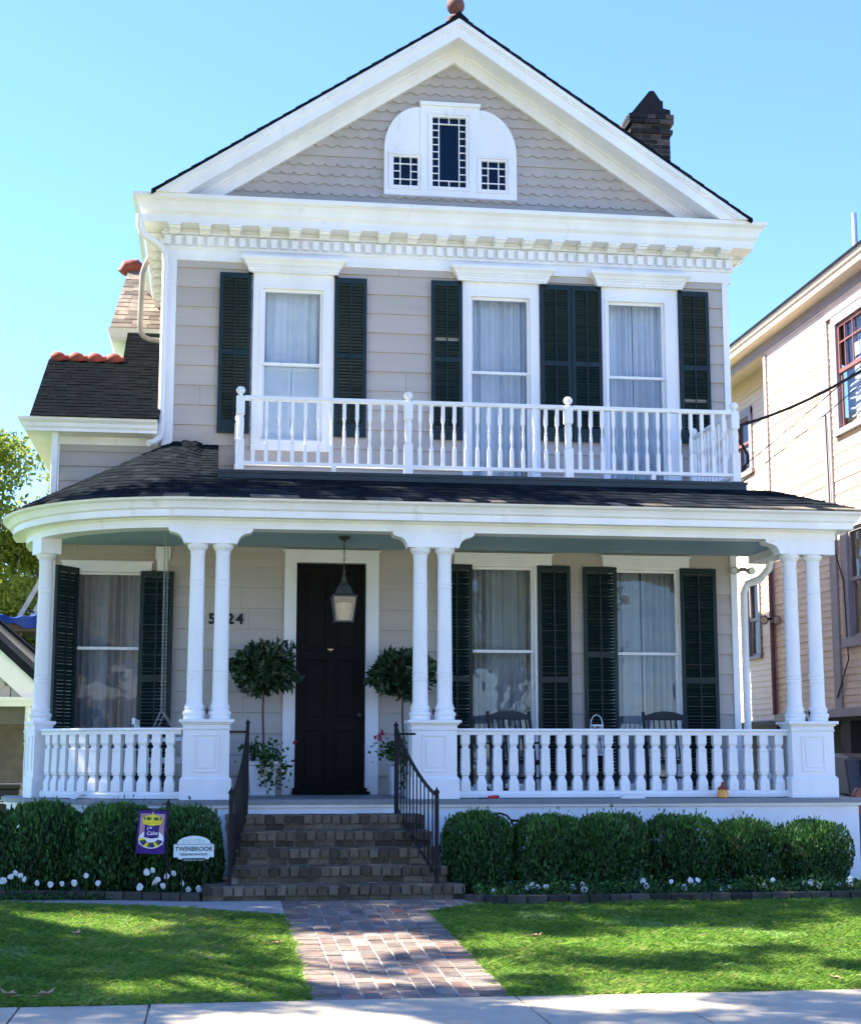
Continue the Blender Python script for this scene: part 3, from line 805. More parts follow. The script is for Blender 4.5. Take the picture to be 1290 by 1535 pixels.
sp.obox((LX, LY, 4.12), (.25, .30, .20), R3)
part('bracket_panel', sp, 'white', house)
ped = MB()
def ring(a0, a1, hw, hd): ped.box(-hw, hw, -hd, hd, a0, a1)
ring(0, .22, .285, .20)
ped.add([(sx * w, sy * dd, z) for z, w, dd in ((.22, .285, .20), (.25, .262, .178)) for sx, sy in ((-1, -1), (1, -1), (1, 1), (-1, 1))], [(0, 1, 5, 4), (1, 2, 6, 5), (2, 3, 7, 6), (3, 0, 4, 7)])
ring(.2201, .77, .258, .174); ring(.77, .785, .27, .186)
ring(.785, .83, .262, .178); ring(.83, .85, .28, .196); ring(.85, .885, .305, .222)
for zz in (.30, .70): ped.box(-.145, .145, -.184, -.174, zz, zz + .022)
for xx in (-.145, .123): ped.box(xx, xx + .022, -.184, -.174, .322, .70)
ped.box(-.095, .095, -.18, -.174, .345, .675)
pme = ped.mesh('pedestal'); pme.materials.append(M['white'])
colm = MB().lathe([(.118, 0), (.118, .045), (.125, .05), (.132, .07), (.125, .09), (.108, .10), (.104, .115), (.112, .125), (.114, .14), (.106, .155), (.095, .18), (.090, .22),
                   (.088, .45), (.0925, .455), (.0925, .467), (.088, .472), (.088, .492), (.0925, .497), (.0925, .509), (.088, .514), (.088, .534), (.0925, .539), (.0925, .551), (.088, .556),
                   (.082, 1.52), (.0865, 1.525), (.0865, 1.537), (.082, 1.542), (.082, 1.565), (.0865, 1.57), (.0865, 1.582), (.082, 1.587),
                   (.080, 1.86), (.085, 1.885), (.088, 1.895), (.084, 1.905), (.095, 1.925), (.112, 1.945), (.118, 1.955), (.118, 1.99)], n=24)
cme = colm.mesh('column', smooth=True); cme.materials.append(M['white'])
orn = MB().lathe([(.001, -.045), (.012, -.03), (.004, -.02), (.024, .0), (.004, .015), (.010, .025), (.001, .04)], n=8)
ome = orn.mesh('finial_ornament'); ome.materials.append(M['iron'])
PZT = FZ + .885
for xc in AXS:
    p = place('pedestal', pme, house, (xc, YF, FZ))
    bv = p.modifiers.new('bevel', 'BEVEL'); bv.width = .004; bv.segments = 1
    for dx in (-.1425, .1425): place('column', cme, house, (xc + dx, YF, PZT))
    place('ornament', ome, p, (xc, YF - .09, PZT + .10))
place('pedestal', pme, house, (LX, LY, FZ), (0, 0, LA + PI / 2), (.5, .62, 1)); place('column', cme, house, (LX, LY, PZT))

# ------- porch balustrades
def bal_mesh(name, prof, m='white'):
    """square-section turned baluster"""
    b = MB().lathe([(r * 1.414, z) for r, z in prof], n=4, ph=PI / 4)
    me = b.mesh(name); me.materials.append(M[m]); return me
BP = [(.054, 0), (.054, .10), (.036, .152), (.034, .172), (.047, .182), (.047, .205), (.053, .212), (.047, .45), (.050, .455), (.050, .475), (.034, .485), (.033, .50), (.050, .54), (.050, .64)]
bme = bal_mesh('baluster', BP)
RB, RT = FZ + .085, FZ + .715
def rail_run(pathf, lengths, parent):
    t = MB().sweep([(-.055, RT + .005), (.055, RT + .005), (.06, RT + .04), (.075, RT + .055), (.065, RT + .078), (-.065, RT + .078), (-.075, RT + .055), (-.06, RT + .04)], pathf)
    part('top_rail', t, 'white', parent)
    b = MB().sweep([(-.055, RB - .075), (.055, RB - .075), (.06, RB - .03), (.045, RB), (-.045, RB), (-.06, RB - .03)], pathf)
    part('bottom_rail', b, 'white', parent)
def railing(): 
    o = bpy.data.objects.new('porch_railing', None); link(o, house); ORG[o.name] = ORG[house.name]; return o
r1 = railing(); xa, xb = AXS[1] + .262, AXS[2] - .262
rail_run(lambda o: [(xa, YF - o), (xb, YF - o)], 0, r1)
n = 21
for i in range(n): place('baluster', bme, r1, (xa + (xb - xa) * (i + .62) / (n + .2), YF, RB))
r2 = railing()
amin, amax = PI, 1.5 * PI
def arcp(o, a0=LA + .09, a1=1.5 * PI, n=18):
    return [(PCX + (PRAD + o) * math.cos(a0 + (a1 - a0) * i / n), PCY + (PRAD + o) * math.sin(a0 + (a1 - a0) * i / n)) for i in range(n + 1)]
xl = AXS[0] - .262
def arc_run(o):
    return arcp(o)[:-1] + [(max(PCX, xl - .01), YF - o), (xl, YF - o)] if xl > PCX else arcp(o, a1=1.5 * PI - .07)
rail_run(arc_run, 0, r2)
nb = 12
for i in range(nb):
    a = LA + .16 + (1.5 * PI - .13 - LA - .16) * i / (nb - 1)
    place('baluster', bme, r2, (PCX + PRAD * math.cos(a), PCY + PRAD * math.sin(a), RB), (0, 0, a + PI / 2))
r2b = railing()
rail_run(lambda o: arcp(o, PI, LA - .07, 6), 0, r2b)
for i in range(4):
    a = PI + .05 + (LA - PI - .18) * i / 3
    place('baluster', bme, r2b, (PCX + PRAD * math.cos(a), PCY + PRAD * math.sin(a), RB), (0, 0, a + PI / 2))
r3 = railing()
rail_run(lambda o: [(XR - .02 + o, YF + .18), (XR - .02 + o, -.02)], 0, r3)
for i in range(11): place('baluster', bme, r3, (XR - .02, YF + .27 + i * .168, RB))

# ------- porch roof
PS = .43
def pz(o): return 4.515 + PS * (.42 - o)
pr = MB()
DK0, DK1, DKY = 0.0, 6.5, -1.75              # roof deck behind the curb
def prpath(o): return ppath(o)
pr.sweep([(.43, pz(.43) - .004), (-.45, pz(-.45) - .004)], lambda o: [(XR + o, .02), (XR + o, YF - o), (PCX, YF - o)], .1, close=False)
pr.add([(DK1, .02, pz(-.45)), (XR - .45, .02, pz(-.45)), (XR - .45, DKY, pz(-.45)), (DK1, DKY, pz(-.45))], [(0, 1, 2, 3)], .1)
oo = [.43, -.45, -1.2, -2.0]
def pza(o, u): return min(4.515 + (PS + .13 * (1 - u)) * (.42 - o), 5.60 + .01 * u)
for i in range(26):
    q4 = []
    for u in (1 - i / 26, 1 - (i + 1) / 26):
        a = PI + PI / 2 * u; q4.append([(PCX + (PRAD + o) * math.cos(a), PCY + (PRAD + o) * math.sin(a), pza(o, u) - .004) for o in oo])
    for k in range(3): pr.add([q4[0][k], q4[1][k], q4[1][k + 1], q4[0][k + 1]], [(0, 1, 2, 3)], .1)
for k in range(3): pr.add([(PCX - (PRAD + oo[k]), PCY, pza(oo[k], 0)), (PCX - (PRAD + oo[k]), .06, pza(oo[k], 0)), (PCX - (PRAD + oo[k + 1]), .06, pza(oo[k + 1], 0)), (PCX - (PRAD + oo[k + 1]), PCY, pza(oo[k + 1], 0))], [(0, 1, 2, 3)], .15)
pr.add([(PCX, YF + .45, pz(-.45) - .004), (DK0, YF + .45, pz(-.45) - .004), (DK0, .0, pz(YF) - .004), (PCX, 0, pz(YF) - .004)], [(0, 1, 2, 3)], .1)
def tfun(row):
    def f(u, v):
        r = rnd.random()
        if v < .10: return .45 + .55 * r
        if v < .25: return .2 + .6 * r
        return r * r * .6
    return f
OM = 2.62
# straight front (x runs from PCX to the right hip)
def PF(u, v):
    o = .435 - .89 * v; return (PCX + (XR + o - PCX) * u, YF - o, pz(o))
def tf(u, v): 
    r = rnd.random()
    return (.40 + .6 * r) if v < .12 else ((.15 + .55 * r) if v < .4 else r * r * .55)  # sunlit streaks along the eave put into the shingle tint
shingles(pr, PF, 42, 7, .015, tf)
def PFL(u, v):
    o = -.455 - 1.70 * v; return (PCX + (DK0 - PCX) * u, YF - o, pz(o))
shingles(pr, PFL, 1.6, 13, .015, lambda u, v: rnd.random() ** 2 * .5)
def PA(u, v):
    o = .435 - (OM - .20) * v; a = PI + PI / 2 * u
    return (PCX + (PRAD + o) * math.cos(a), PCY + (PRAD + o) * math.sin(a) + (.24 * (1 - u * 4) if u < .25 else 0), pza(o, u))
shingles(pr, PA, 17, 19, .015, lambda u, v: (.35 + .6 * rnd.random()) if v < .05 else rnd.random() ** 2 * .55)  # lowest course tinted paler for the sunlit edge
def PSd(u, v):
    o = .435 - .89 * v; return (XR + o, YF - o + (.0 - YF + o) * u, pz(o))
shingles(pr, PSd, 12, 7, .015, lambda u, v: rnd.random() ** 2 * .7)
proof = part('porch_roof', pr, 'roof', house)
# ------- balcony on the porch roof
cb = MB()
cb.box(DK0, DK1, DKY, DKY + .05, 4.76, 4.985).box(DK0, DK0 + .05, DKY + .05, 0, 4.76, 4.985).box(DK1 - .05, DK1, DKY + .05, 0, 4.76, 4.985)
cb.box(DK0 - .012, DK1 + .012, DKY - .014, DKY, 4.955, 4.99)
cb.box(DK0, DK1, DKY - .09, DKY, 4.795, 4.815)
part('roof_curb', cb, 'curb', house)
dk = MB().box(DK0 + .05, DK1 - .05, DKY + .05, .02, 4.90, 4.955)
part('balcony_deck', dk, 'white_worn', house)
fb = MB().add([(DK0 + .002, DKY, 4.8), (DK0 + .002, 0, 4.8), (DK0 + .002, 0, 5.52), (DK0 + .002, DKY, 4.98)], [(0, 1, 2, 3)])
part('step_flashing', fb, 'curb', house)
rl = bpy.data.objects.new('balcony_railing', None); link(rl, house); ORG[rl.name] = ORG[house.name]
BY = -1.69; BX = (.25, 2.275, 4.26, 6.385)
post = MB().box(-.05, .05, -.05, .05, 0, .36).lathe([(.045, .36), (.052, .37), (.038, .385), (.042, .45), (.046, .55), (.044, .64), (.036, .66), (.05, .672), (.046, .685)], n=14).box(-.05, .05, -.05, .05, .68, .885)
post.lathe([(.052, .885), (.052, .90), (.025, .912), (.025, .925), (.045, .94), (.056, .965), (.052, .99), (.035, 1.012), (.001, 1.02)], n=14)
pome = post.mesh('newel_post'); pome.materials.append(M['white'])
DZ = 5.0
for x in BX: place('newel_post', pome, rl, (x, BY, DZ))
place('newel_post', pome, rl, (6.35, -.12, DZ)); place('newel_post', pome, rl, (BX[0], -.12, DZ))
sp_ = MB().box(-.021, .021, -.021, .021, 0, .215).lathe([(.019, .215), (.021, .23), (.014, .245), (.0125, .27), (.021, .36), (.019, .41), (.013, .43), (.021, .44), (.013, .452), (.013, .50), (.018, .53), (.021, .545)], n=10).box(-.021, .021, -.021, .021, .545, .75)
spm = sp_.mesh('spindle'); spm.materials.append(M['white'])
for a, b in zip(BX, BX[1:]):
    tr = MB(); br = MB()
    tr.sweep([(-.035, 5.855), (.035, 5.855), (.042, 5.875), (.035, 5.905), (-.035, 5.905), (-.042, 5.875)], lambda o: [(a + .05, BY - o), (b - .05, BY - o)])
    br.box(a + .05, b - .05, BY - .032, BY + .032, 5.065, 5.105)
    part('top_rail', tr, 'white', rl); part('bottom_rail', br, 'white', rl)
    n = 12 if b < 3 else 13 if b < 5 else 14
    for i in range(n): place('spindle', spm, rl, (a + (b - a) * (i + 1) / (n + 1), BY, 5.105))
for xs in (6.37, BX[0]):
    tr = MB(); br = MB()
    tr.sweep([(-.035, 5.855), (.035, 5.855), (.042, 5.875), (.035, 5.905), (-.035, 5.905), (-.042, 5.875)], lambda o: [(xs + o, BY + .05), (xs + o, -.16)])
    br.box(xs - .032, xs + .032, BY + .05, -.16, 5.065, 5.105)
    part('top_rail', tr, 'white', rl); part('bottom_rail', br, 'white', rl)
    for i in range(10): place('spindle', spm, rl, (xs, BY + (-.12 - BY) * (i + 1) / 11, 5.105))
for x in (1.35, 3.25, 5.3): part('rail_block', MB().box(x, x + .05, BY - .025, BY + .025, 4.99, 5.065), 'white', rl)

# ================================================================== BRICK STEPS AND HANDRAILS
GZ = .2
steps = thing('brick_steps', 'five old brown brick steps rising to the porch before the black door', 'steps', (1.24, -3.5, GZ))
stb = MB(); stm = MB()
FRY = [-4.2, -3.85, -3.55, -3.25, -2.95]; TZS = [.35, .512, .675, .838, 1.0]
XS = [(-.07, 2.56), (.19, 2.43), (.185, 2.40), (.17, 2.35), (.155, 2.31)]
for k, (y, zt, (x0, x1)) in enumerate(zip(FRY, TZS, XS)):
    yb = -2.46; zb = GZ - .1 if k == 0 else TZS[k - 1] - .02
    stm.box(x0 + .012, x1 - .012, y + .05, yb, zb, zt - .008)
    # rowlock nosing: brick ends on edge
    x = x0; 
    while x < x1 - .02:
        w = min(.103 + rnd.uniform(-.006, .006), x1 - x); e = rnd.uniform(-.007, .007)
        stb.obox((x + w / 2, y + .105 + e, zt - .045 + rnd.uniform(-.004, .002)), (w - .016, .21, .088), Matrix.Rotation(rnd.uniform(-.025, .025), 3, 'Y'), rnd.random()); x += w
    x = x0 + (.1 if k % 2 else 0)
    zr0 = (GZ - .02) if k == 0 else TZS[k - 1]
    while x < x1 - .03:
        w = min(.21 + rnd.uniform(-.008, .008), x1 - x); e = rnd.uniform(-.004, .006)
        stb.box(x + .005, x + w - .007, y + .035 + e, y + .13, zr0 + .004, zt - .098, rnd.random()); x += w
    # side faces and tread behind
    yy = y + .22
    while yy < (FRY[k + 1] if k < 4 else -2.5) + .05:
        x = x0
        while x < x1 - .05:
            w = min(.205, x1 - x); stb.box(x + .004, x + w - .006, yy, yy + .096, zt - .06, zt - .003 + rnd.uniform(-.003, .002), rnd.random()); x += w
        yy += .104
part('brickwork', stb, 'step_brick', steps, bevel=.006); part('mortar', stm, 'step_mortar', steps)

def handrail(label, up, lo, upz, loz, curve, dirx):
    h = thing('handrail', label, 'handrail', (lo[0], lo[1], .35), 'pair of iron handrails on the brick steps')
    p = MB(); p.box(up[0] - .018, up[0] + .018, up[1] - .018, up[1] + .018, FZ - .3, upz).lathe([(.026, 0), (.03, .015), (.012, .03), (.001, .06)], (up[0], up[1], upz), 8)
    part('post', p, 'iron', h)
    p = MB(); p.box(lo[0] - .02, lo[0] + .02, lo[1] - .02, lo[1] + .02, .34, loz).lathe([(.028, 0), (.032, .02), (.015, .035), (.001, .07)], (lo[0], lo[1], loz), 8)
    part('post', p, 'iron', h)
    t = MB(); pts = []; low = []
    for i in range(15):
        u = i / 14; s = u ** curve
        x = up[0] + (lo[0] - up[0]) * (u ** 1.3); y = up[1] + (lo[1] - up[1]) * u
        z = (upz - .02) + ((loz - .02) - (upz - .02)) * (1 - (1 - u) ** curve)
        pts.append((x, y, z)); low.append((x, y, 1.10 + (.42 - 1.10) * u))
    for a, b in zip(pts, pts[1:]): t.bar(a, b, .035, .018)
    part('top_rail', t, 'iron', h)
    t = MB()
    for a, b in zip(low, low[1:]): t.bar(a, b, .025, .014)
    part('bottom_rail', t, 'iron', h)
    for i in range(1, 12):
        k = i * 14 / 12; j = int(k); f = k - j
        q = [pts[j][m] + (pts[j + 1][m] - pts[j][m]) * f for m in range(3)]; w = [low[j][m] + (low[j + 1][m] - low[j][m]) * f for m in range(3)]
        part('baluster', MB().tube([(w[0], w[1], w[2]), (q[0], q[1], q[2])], .008, 6), 'iron', h)
    part('wall_bracket', MB().box(min(up[0], up[0] + dirx), max(up[0], up[0] + dirx), up[1] - .012, up[1] + .012, upz - .10, upz - .075), 'iron', h)
handrail('thin black iron handrail left of the brick steps, beside the small pale neighbourhood sign', (.385, -2.62), (.20, -4.0), 1.98, 1.25, 1.5, -.20)
handrail('sweeping black iron handrail on the right side of the brick steps, seen nearly edge-on', (2.03, -2.62), (2.29, -4.0), 1.96, 1.25, 1.25, .22)
# ================================================================== THINGS ON THE PORCH
ln = thing('hanging_lantern', 'bronze lantern with seeded glass hanging on a chain from the porch ceiling before the door', 'lantern', (1.555, -1.15, 4.29))
q = MB().lathe([(.075, .008), (.075, -.01), (.05, -.03), (.02, -.04), (.012, -.06)], (1.555, -1.15, 4.29), 14)
part('ceiling_canopy', q, 'lamp_metal', ln, True)
q = MB()
for i in range(9): q.tube([(1.555 + (.012 * math.cos(a) if i % 2 else 0), -1.15 + (0 if i % 2 else .012 * math.cos(a)), 4.22 - i * .04 + .024 * math.sin(a)) for a in [2 * PI * k / 8 for k in range(8)]], .0045, 5, closed=True)
part('chain', q, 'lamp_metal', ln)
q = MB().lathe([(.008, .33), (.018, .32), (.012, .27), (.02, .25), (.03, .22), (.03, .18), (.05, .16), (.055, .15)], (1.555, -1.15, 3.56), 12)
q.lathe([(.06, .15), (.10, .125), (.15, .03), (.222, .0), (.222, -.015), (.0, -.015)], (1.555, -1.15, 3.56), 4, PI / 4)
part('lantern_roof', q, 'lamp_metal', ln)
q = MB(); g = MB()
def frus(z): return .142 - (.142 - .105) * (3.545 - z) / .29
zs_ = (3.545, 3.255)
for sx, sy in ((-1, -1), (1, -1), (1, 1), (-1, 1)):
    a, b = frus(zs_[0]), frus(zs_[1]); q.bar((1.555 + sx * a, -1.15 + sy * a, zs_[0]), (1.555 + sx * b, -1.15 + sy * b, zs_[1]), .014, .014)
b = frus(zs_[1]); q.box(1.555 - b - .012, 1.555 + b + .012, -1.15 - b - .012, -1.15 + b + .012, 3.235, 3.255)
part('lantern_cage', q, 'lamp_metal', ln)
for k in range(4):
    R = Matrix.Rotation(k * PI / 2, 3, 'Z'); a, b = frus(zs_[0]) - .004, frus(zs_[1]) - .004
    pts = [(-a, -a, zs_[0]), (a, -a, zs_[0]), (b, -b, zs_[1]), (-b, -b, zs_[1])]
    vv = [R @ Vector(p_) for p_ in pts]; g.add([(1.555 + v_.x, -1.15 + v_.y, v_.z) for v_ in vv], [(0, 1, 2, 3)])
part('lantern_glass', g, 'lamp_glass', ln)
part('candle', MB().lathe([(.02, 0), (.02, .10), (.012, .11), (.012, .16), (.001, .18)], (1.555, -1.15, 3.255), 10).lathe([(.05, 0), (.09, .12), (.095, .22), (.094, .22), (.05, .005)], (1.555, -1.15, 3.256), 12), 'candle', ln, True)

# porch swing on two chains
swg = thing('porch_swing', 'white slatted porch swing on chains behind the curved porch railing', 'porch swing', (-.56, -1.0, 1.55))
q = MB()
for i in range(5): q.box(-.78 + i * .095, -.70 + i * .095, -1.62, -.42, 1.595, 1.615)
part('seat', q, 'white_worn', swg)
q = MB()
for i in range(9): q.bar((-.80, -1.58 + i * .142, 1.58), (-.90, -1.58 + i * .142, 2.02), .06, .015, up=(1, 0, 0))
q.bar((-.905, -1.63, 2.03), (-.905, -.41, 2.03), .03, .07).bar((-.80, -1.63, 1.60), (-.80, -.41, 1.60), .04, .05)
part('backrest', q, 'white_worn', swg)
for y in (-1.63, -.41):
    q = MB()
    q.box(-.82, -.30, y - .02, y + .02, 1.545, 1.595).bar((-.88, y, 1.80), (-.30, y, 1.84), .05, .025).bar((-.34, y, 1.59), (-.34, y, 1.83), .035, .035)
    part('arm_frame', q, 'white_worn', swg)
for y in (-1.63, -.41):
    q = MB(); 
    def links(a, b):
        a = Vector(a); b = Vector(b); L = (b - a).length; n = int(L / .045); d = (b - a).normalized(); sd = d.orthogonal().normalized(); s2 = d.cross(sd)
        for i in range(n):
            c = a + d * ((i + .5) * L / n); w = sd if i % 2 else s2
            q.tube([c + d * (.028 * math.sin(t)) + w * (.012 * math.cos(t)) for t in [2 * PI * k / 6 for k in range(6)]], .0042, 4, closed=True)
    links((-.60, y, 4.30), (-.59, y, 2.15)); links((-.59, y, 2.15), (-.72, y, 1.86)); links((-.59, y, 2.15), (-.40, y, 1.86))
    part('chain', q, 'pipe_grey', swg)

# rocking chairs (facing the street)
def rocker(x, y, rz, label):
    r = thing('rocking_chair', label, 'rocking chair', (x, y, FZ), 'rocking chairs on the porch')
    q = MB()
    for i in range(7): q.bar((-.22 + i * .073, .20, .44), (-.22 + i * .073, .40, .98), .038, .012, up=(1, 0, 0))
    q.bar((-.27, .19, .40), (-.27, .415, 1.03), .036, .036).bar((.27, .19, .40), (.27, .415, 1.03), .036, .036)
    q.prism([(-.27, .93), (.27, .93), (.27, .985), (.13, 1.03), (0, 1.045), (-.13, 1.03), (-.27, .985)], lambda a, b: (a, .375, b), lambda a, b: (a, .40, b))
    q.bar((-.26, .215, .46), (.26, .215, .46), .05, .02)
    s = MB()
    for i in range(6): s.obox((0, -.24 + i * .088, .425 - i * .006), (.54, .075, .018), Matrix.Rotation(-.06, 3, 'X'))
    s.box(-.26, -.22, -.27, .24, .375, .412).box(.22, .26, -.27, .24, .375, .412)
    for nm, mb in (('backrest', q), ('seat', s)):
        mb.v = [(x + a * math.cos(rz) - b * math.sin(rz), y + a * math.sin(rz) + b * math.cos(rz), FZ + c_) for a, b, c_ in mb.v]; part(nm, mb, 'wood_dark', r)
    for sx in (-1, 1):
        a = MB().box(min(sx * .25, sx * .33), max(sx * .25, sx * .33), -.30, .28, .63, .652)
        k = MB().tube([(sx * .27, -.42 + i * .1, .028 + .09 * ((i - 4.6) / 5) ** 2) for i in range(11)], .018, 6)
        l1 = MB().tube([(sx * .27, -.24, .04), (sx * .27, -.24, .63)], .02, 8); l2 = MB().tube([(sx * .27, .20, .04), (sx * .27, .19, .42)], .02, 8)
        for nm, mb in (('armrest', a), ('rocker', k), ('leg', l1), ('leg', l2)):
            mb.v = [(x + p_ * math.cos(rz) - b * math.sin(rz), y + p_ * math.sin(rz) + b * math.cos(rz), FZ + c_) for p_, b, c_ in mb.v]; part(nm, mb, 'wood_dark', r)
    for sy in (-.24, .2):
        st = MB().tube([(-.27, sy, .22), (.27, sy, .22)], .012, 6)
        st.v = [(x + a * math.cos(rz) - b * math.sin(rz), y + a * math.sin(rz) + b * math.cos(rz), FZ + c_) for a, b, c_ in st.v]; part('stretcher', st, 'wood_dark', r)
rocker(3.70, -1.20, .12, 'dark wooden rocking chair in front of the porch window nearest the door')
rocker(5.64, -1.15, -.08, 'dark wooden rocking chair in front of the porch window farthest from the door')
# small table with a wire candle lantern
tb = thing('side_table', 'small dark round table between the two rocking chairs', 'table', (4.74, -.95, FZ))
part('tabletop', MB().lathe([(.20, .47), (.21, .48), (.20, .49)], (4.74, -.95, FZ), 20), 'wood_dark', tb)
for k in range(3):
    a = k * 2.094; part('leg', MB().tube([(4.74 + .05 * math.cos(a), -.95 + .05 * math.sin(a), FZ + .47), (4.74 + .17 * math.cos(a), -.95 + .17 * math.sin(a), FZ)], .014, 6), 'wood_dark', tb)
wl = thing('candle_lantern', 'small white wire candle lantern with a looped handle on the table between the rocking chairs', 'lantern', (4.74, -.95, FZ + .49))
q = MB().lathe([(.085, 0), (.085, .02), (.0, .02)], (4.74, -.95, FZ + .49), 14).lathe([(.08, .36), (.085, .36), (.085, .38), (.08, .38)], (4.74, -.95, FZ + .49), 14)
for k in range(6):
    a = k * PI / 3
    q.tube([(4.74 + .08 * math.cos(a), -.95 + .08 * math.sin(a), FZ + .5), (4.74 + .08 * math.cos(a + 1), -.95 + .08 * math.sin(a + 1), FZ + .86)], .005, 5)
    q.tube([(4.74 + .08 * math.cos(a), -.95 + .08 * math.sin(a), FZ + .5), (4.74 + .08 * math.cos(a - 1), -.95 + .08 * math.sin(a - 1), FZ + .86)], .005, 5)
part('cage', q, 'white_worn', wl)
part('handle', MB().tube([(4.74 + .075 * math.cos(a), -.95, FZ + .87 + .12 * math.sin(a)) for a in [PI * k / 12 for k in range(13)]], .006, 5), 'white_worn', wl)
part('candle', MB().lathe([(.03, .02), (.03, .15), (.001, .155)], (4.74, -.95, FZ + .49), 10), 'candle', wl)

# potted topiaries beside the door
def topiary(x, y, cz, rr, label, seed, trail, rose):
    r = np.random.default_rng(seed)
    t = thing('potted_topiary', label, 'potted plant', (x, y, FZ), 'clipped topiary trees flanking the front door')
    p = MB().lathe([(.19, 0), (.20, .03), (.185, .04), (.21, .36), (.235, .38), (.235, .42), (.215, .42), (.20, .38), (.0, .37)], (x, y, FZ), 4, PI / 4)
    p.v = [((x + (a - x) * 1.15), y + (b - y) * 1.15, c_) for a, b, c_ in p.v]
    part('pot', p, 'pot', t, bevel=.006)
    part('trunk', MB().tube([(x, y, FZ + .36), (x + .01, y, FZ + .7), (x - .005, y, FZ + 1.0), (x + .005, y, cz)], [.017, .014, .013, .012], 8), 'bark', t)
    n = 1500
    d = unit(r.normal(size=(n, 3))); rad = rr * (r.random(n) ** .28); c_ = d * rad[:, None] * np.array([1.02, 1, .80])
    c_ *= (1 + .30 * vnoise(c_, 6.5, seed))[:, None]
    ax = unit(d + .7 * r.normal(size=(n, 3)) + np.array([0, 0, .1]))
    o = part('crown', leaf_mesh('crown', c_ + np.array([x, y, cz]) - np.array(ORG[t.name]), ax, r.uniform(.09, .15, n), .40, r.random(n)), 'leaf_dark', t)
    if trail:
        n = 420; u = r.random(n); a = r.uniform(0, 2 * PI, n)
        cx_ = x + trail * .12 + .24 * r.normal(size=n) * .55; cy = y - .10 - .16 * r.random(n); cz_ = FZ + .55 - .42 * u ** 1.5 * (cx_ > x - .05) + .12 * r.normal(size=n) * .6
        c_ = np.stack([cx_, cy, cz_], 1)
        part('trailing_foliage', leaf_mesh('trailing', c_ - np.array(ORG[t.name]), r.normal(size=(n, 3)), r.uniform(.04, .075, n), .8, r.random(n) * .9 + .1), 'hedge', t)
    for (fx, fz, k) in rose:
        n = 26; c_ = np.array([fx, y - .27, fz]) + r.normal(size=(n, 3)) * .018 * k
        part('blossom', leaf_mesh('blossom', c_ - np.array(ORG[t.name]), r.normal(size=(n, 3)), .035 * k, .9, r.random(n)), 'petal_red', t)
topiary(.618, -.5, 2.70, .41, 'lollipop topiary in a white square pot with trailing leaves left of the door', 3, 0.3, ((1.0, 1.80, .7), (.80, 1.44, .55)))
topiary(2.36, -.5, 2.66, .42, 'lollipop topiary with red blossoms, half hidden by the columns right of the door', 4, -.4, ((2.03, 1.85, 1.15), (2.07, 1.91, .9)))

# ------- little things on the edge of the porch floor
q = MB().box(3.05, 3.20, -2.44, -2.40, FZ + .002, FZ + .032); 
tw = thing('garden_trowel', 'red and black hand tool lying on the porch edge below the railing', 'hand tool', (3.12, -2.42, FZ))
part('grip', MB().tube([(3.10, -2.42, FZ + .02), (3.19, -2.42, FZ + .024), (3.21, -2.42, FZ + .024)], [.014, .022, .018], 10), 'red_toy', tw, True)
part('blade', MB().prism([(2.98, -2.45), (3.06, -2.47), (3.10, -2.43), (3.10, -2.41), (3.06, -2.38)], lambda a, b: (a, b, FZ + .004), lambda a, b: (a, b, FZ + .016)), 'iron', tw)
part('cap', MB().sphere((3.215, -2.42, FZ + .026), .017, 8), 'iron', tw, True)
am = thing('amber_lantern', 'tiny amber glass lantern with a dark tip on the porch edge near the right end', 'lantern', (5.86, -2.40, FZ))
part('glass_body', MB().lathe([(.04, .0), (.06, .01), (.065, .06), (.05, .10), (.0, .10)], (5.86, -2.40, FZ), 14), 'orange_glass', am, True)
part('lid', MB().lathe([(.07, .10), (.04, .13), (.018, .145), (.02, .16), (.012, .18), (.001, .19)], (5.86, -2.40, FZ), 14), 'terra', am, True)
for nm, x, lab in (('vent_cover', -1.42, 'white arched vent cover on the porch edge under the curved railing'), ('vent_cover', 4.78, 'flat white vent cover on the porch edge in the middle of the long railing')):
    v = MB()
    if x < 0:
        ro, ri = .14, .085; yy = -1.86
        v.prism([(x + ro * math.cos(a), FZ + .002 + ro * .62 * math.sin(a)) for a in [PI * k / 12 for k in range(13)]] + [(x - ri * math.cos(a), FZ + .002 + ri * .62 * math.sin(a)) for a in [PI * k / 12 for k in range(13)]], lambda a, b: (a, yy - .04, b), lambda a, b: (a, yy, b))
    else:
        v.prism([(x + .14 * math.cos(a), FZ + .002 + .035 * math.sin(a)) for a in [PI * k / 12 for k in range(13)]], lambda a, b: (a, -2.48, b), lambda a, b: (a, -2.42, b))
    single(nm, v, 'white_worn', lab, 'vent cover')

# ------- floodlights
def flood(x, y, z, label, m, scale=1.0, d=(-.35, -.9, -.1), m2='silver'):
    f = thing('floodlight', label, 'floodlight', (x, y, z))
    part('base', MB().lathe([(.05, -.02), (.05, .02)], (x, y, z), 12), m, f)
    for s in (-1, 1):
        dd = Vector((d[0] + .45 * s, d[1], d[2])).normalized(); c0 = Vector((x + .05 * s, y, z - .02)); 
        part('lamp_head', MB().tube([c0, c0 + dd * .04, c0 + dd * .10, c0 + dd * .16, c0 + dd * .17], [.02 * scale, .04 * scale, .06 * scale, .075 * scale, .07 * scale], 12), m, f, True)
        part('lens', MB().tube([c0 + dd * .171, c0 + dd * .175], [.062 * scale, .06 * scale], 12), m2, f)
flood(7.03, .0, 4.12, 'pale twin floodlight under the porch roof beside the white downspout', 'pipe_grey', .7)
flood(10.14, 7.45, 4.15, 'dark twin floodlight on the corner of the cream neighbouring house', 'iron', 1.15)

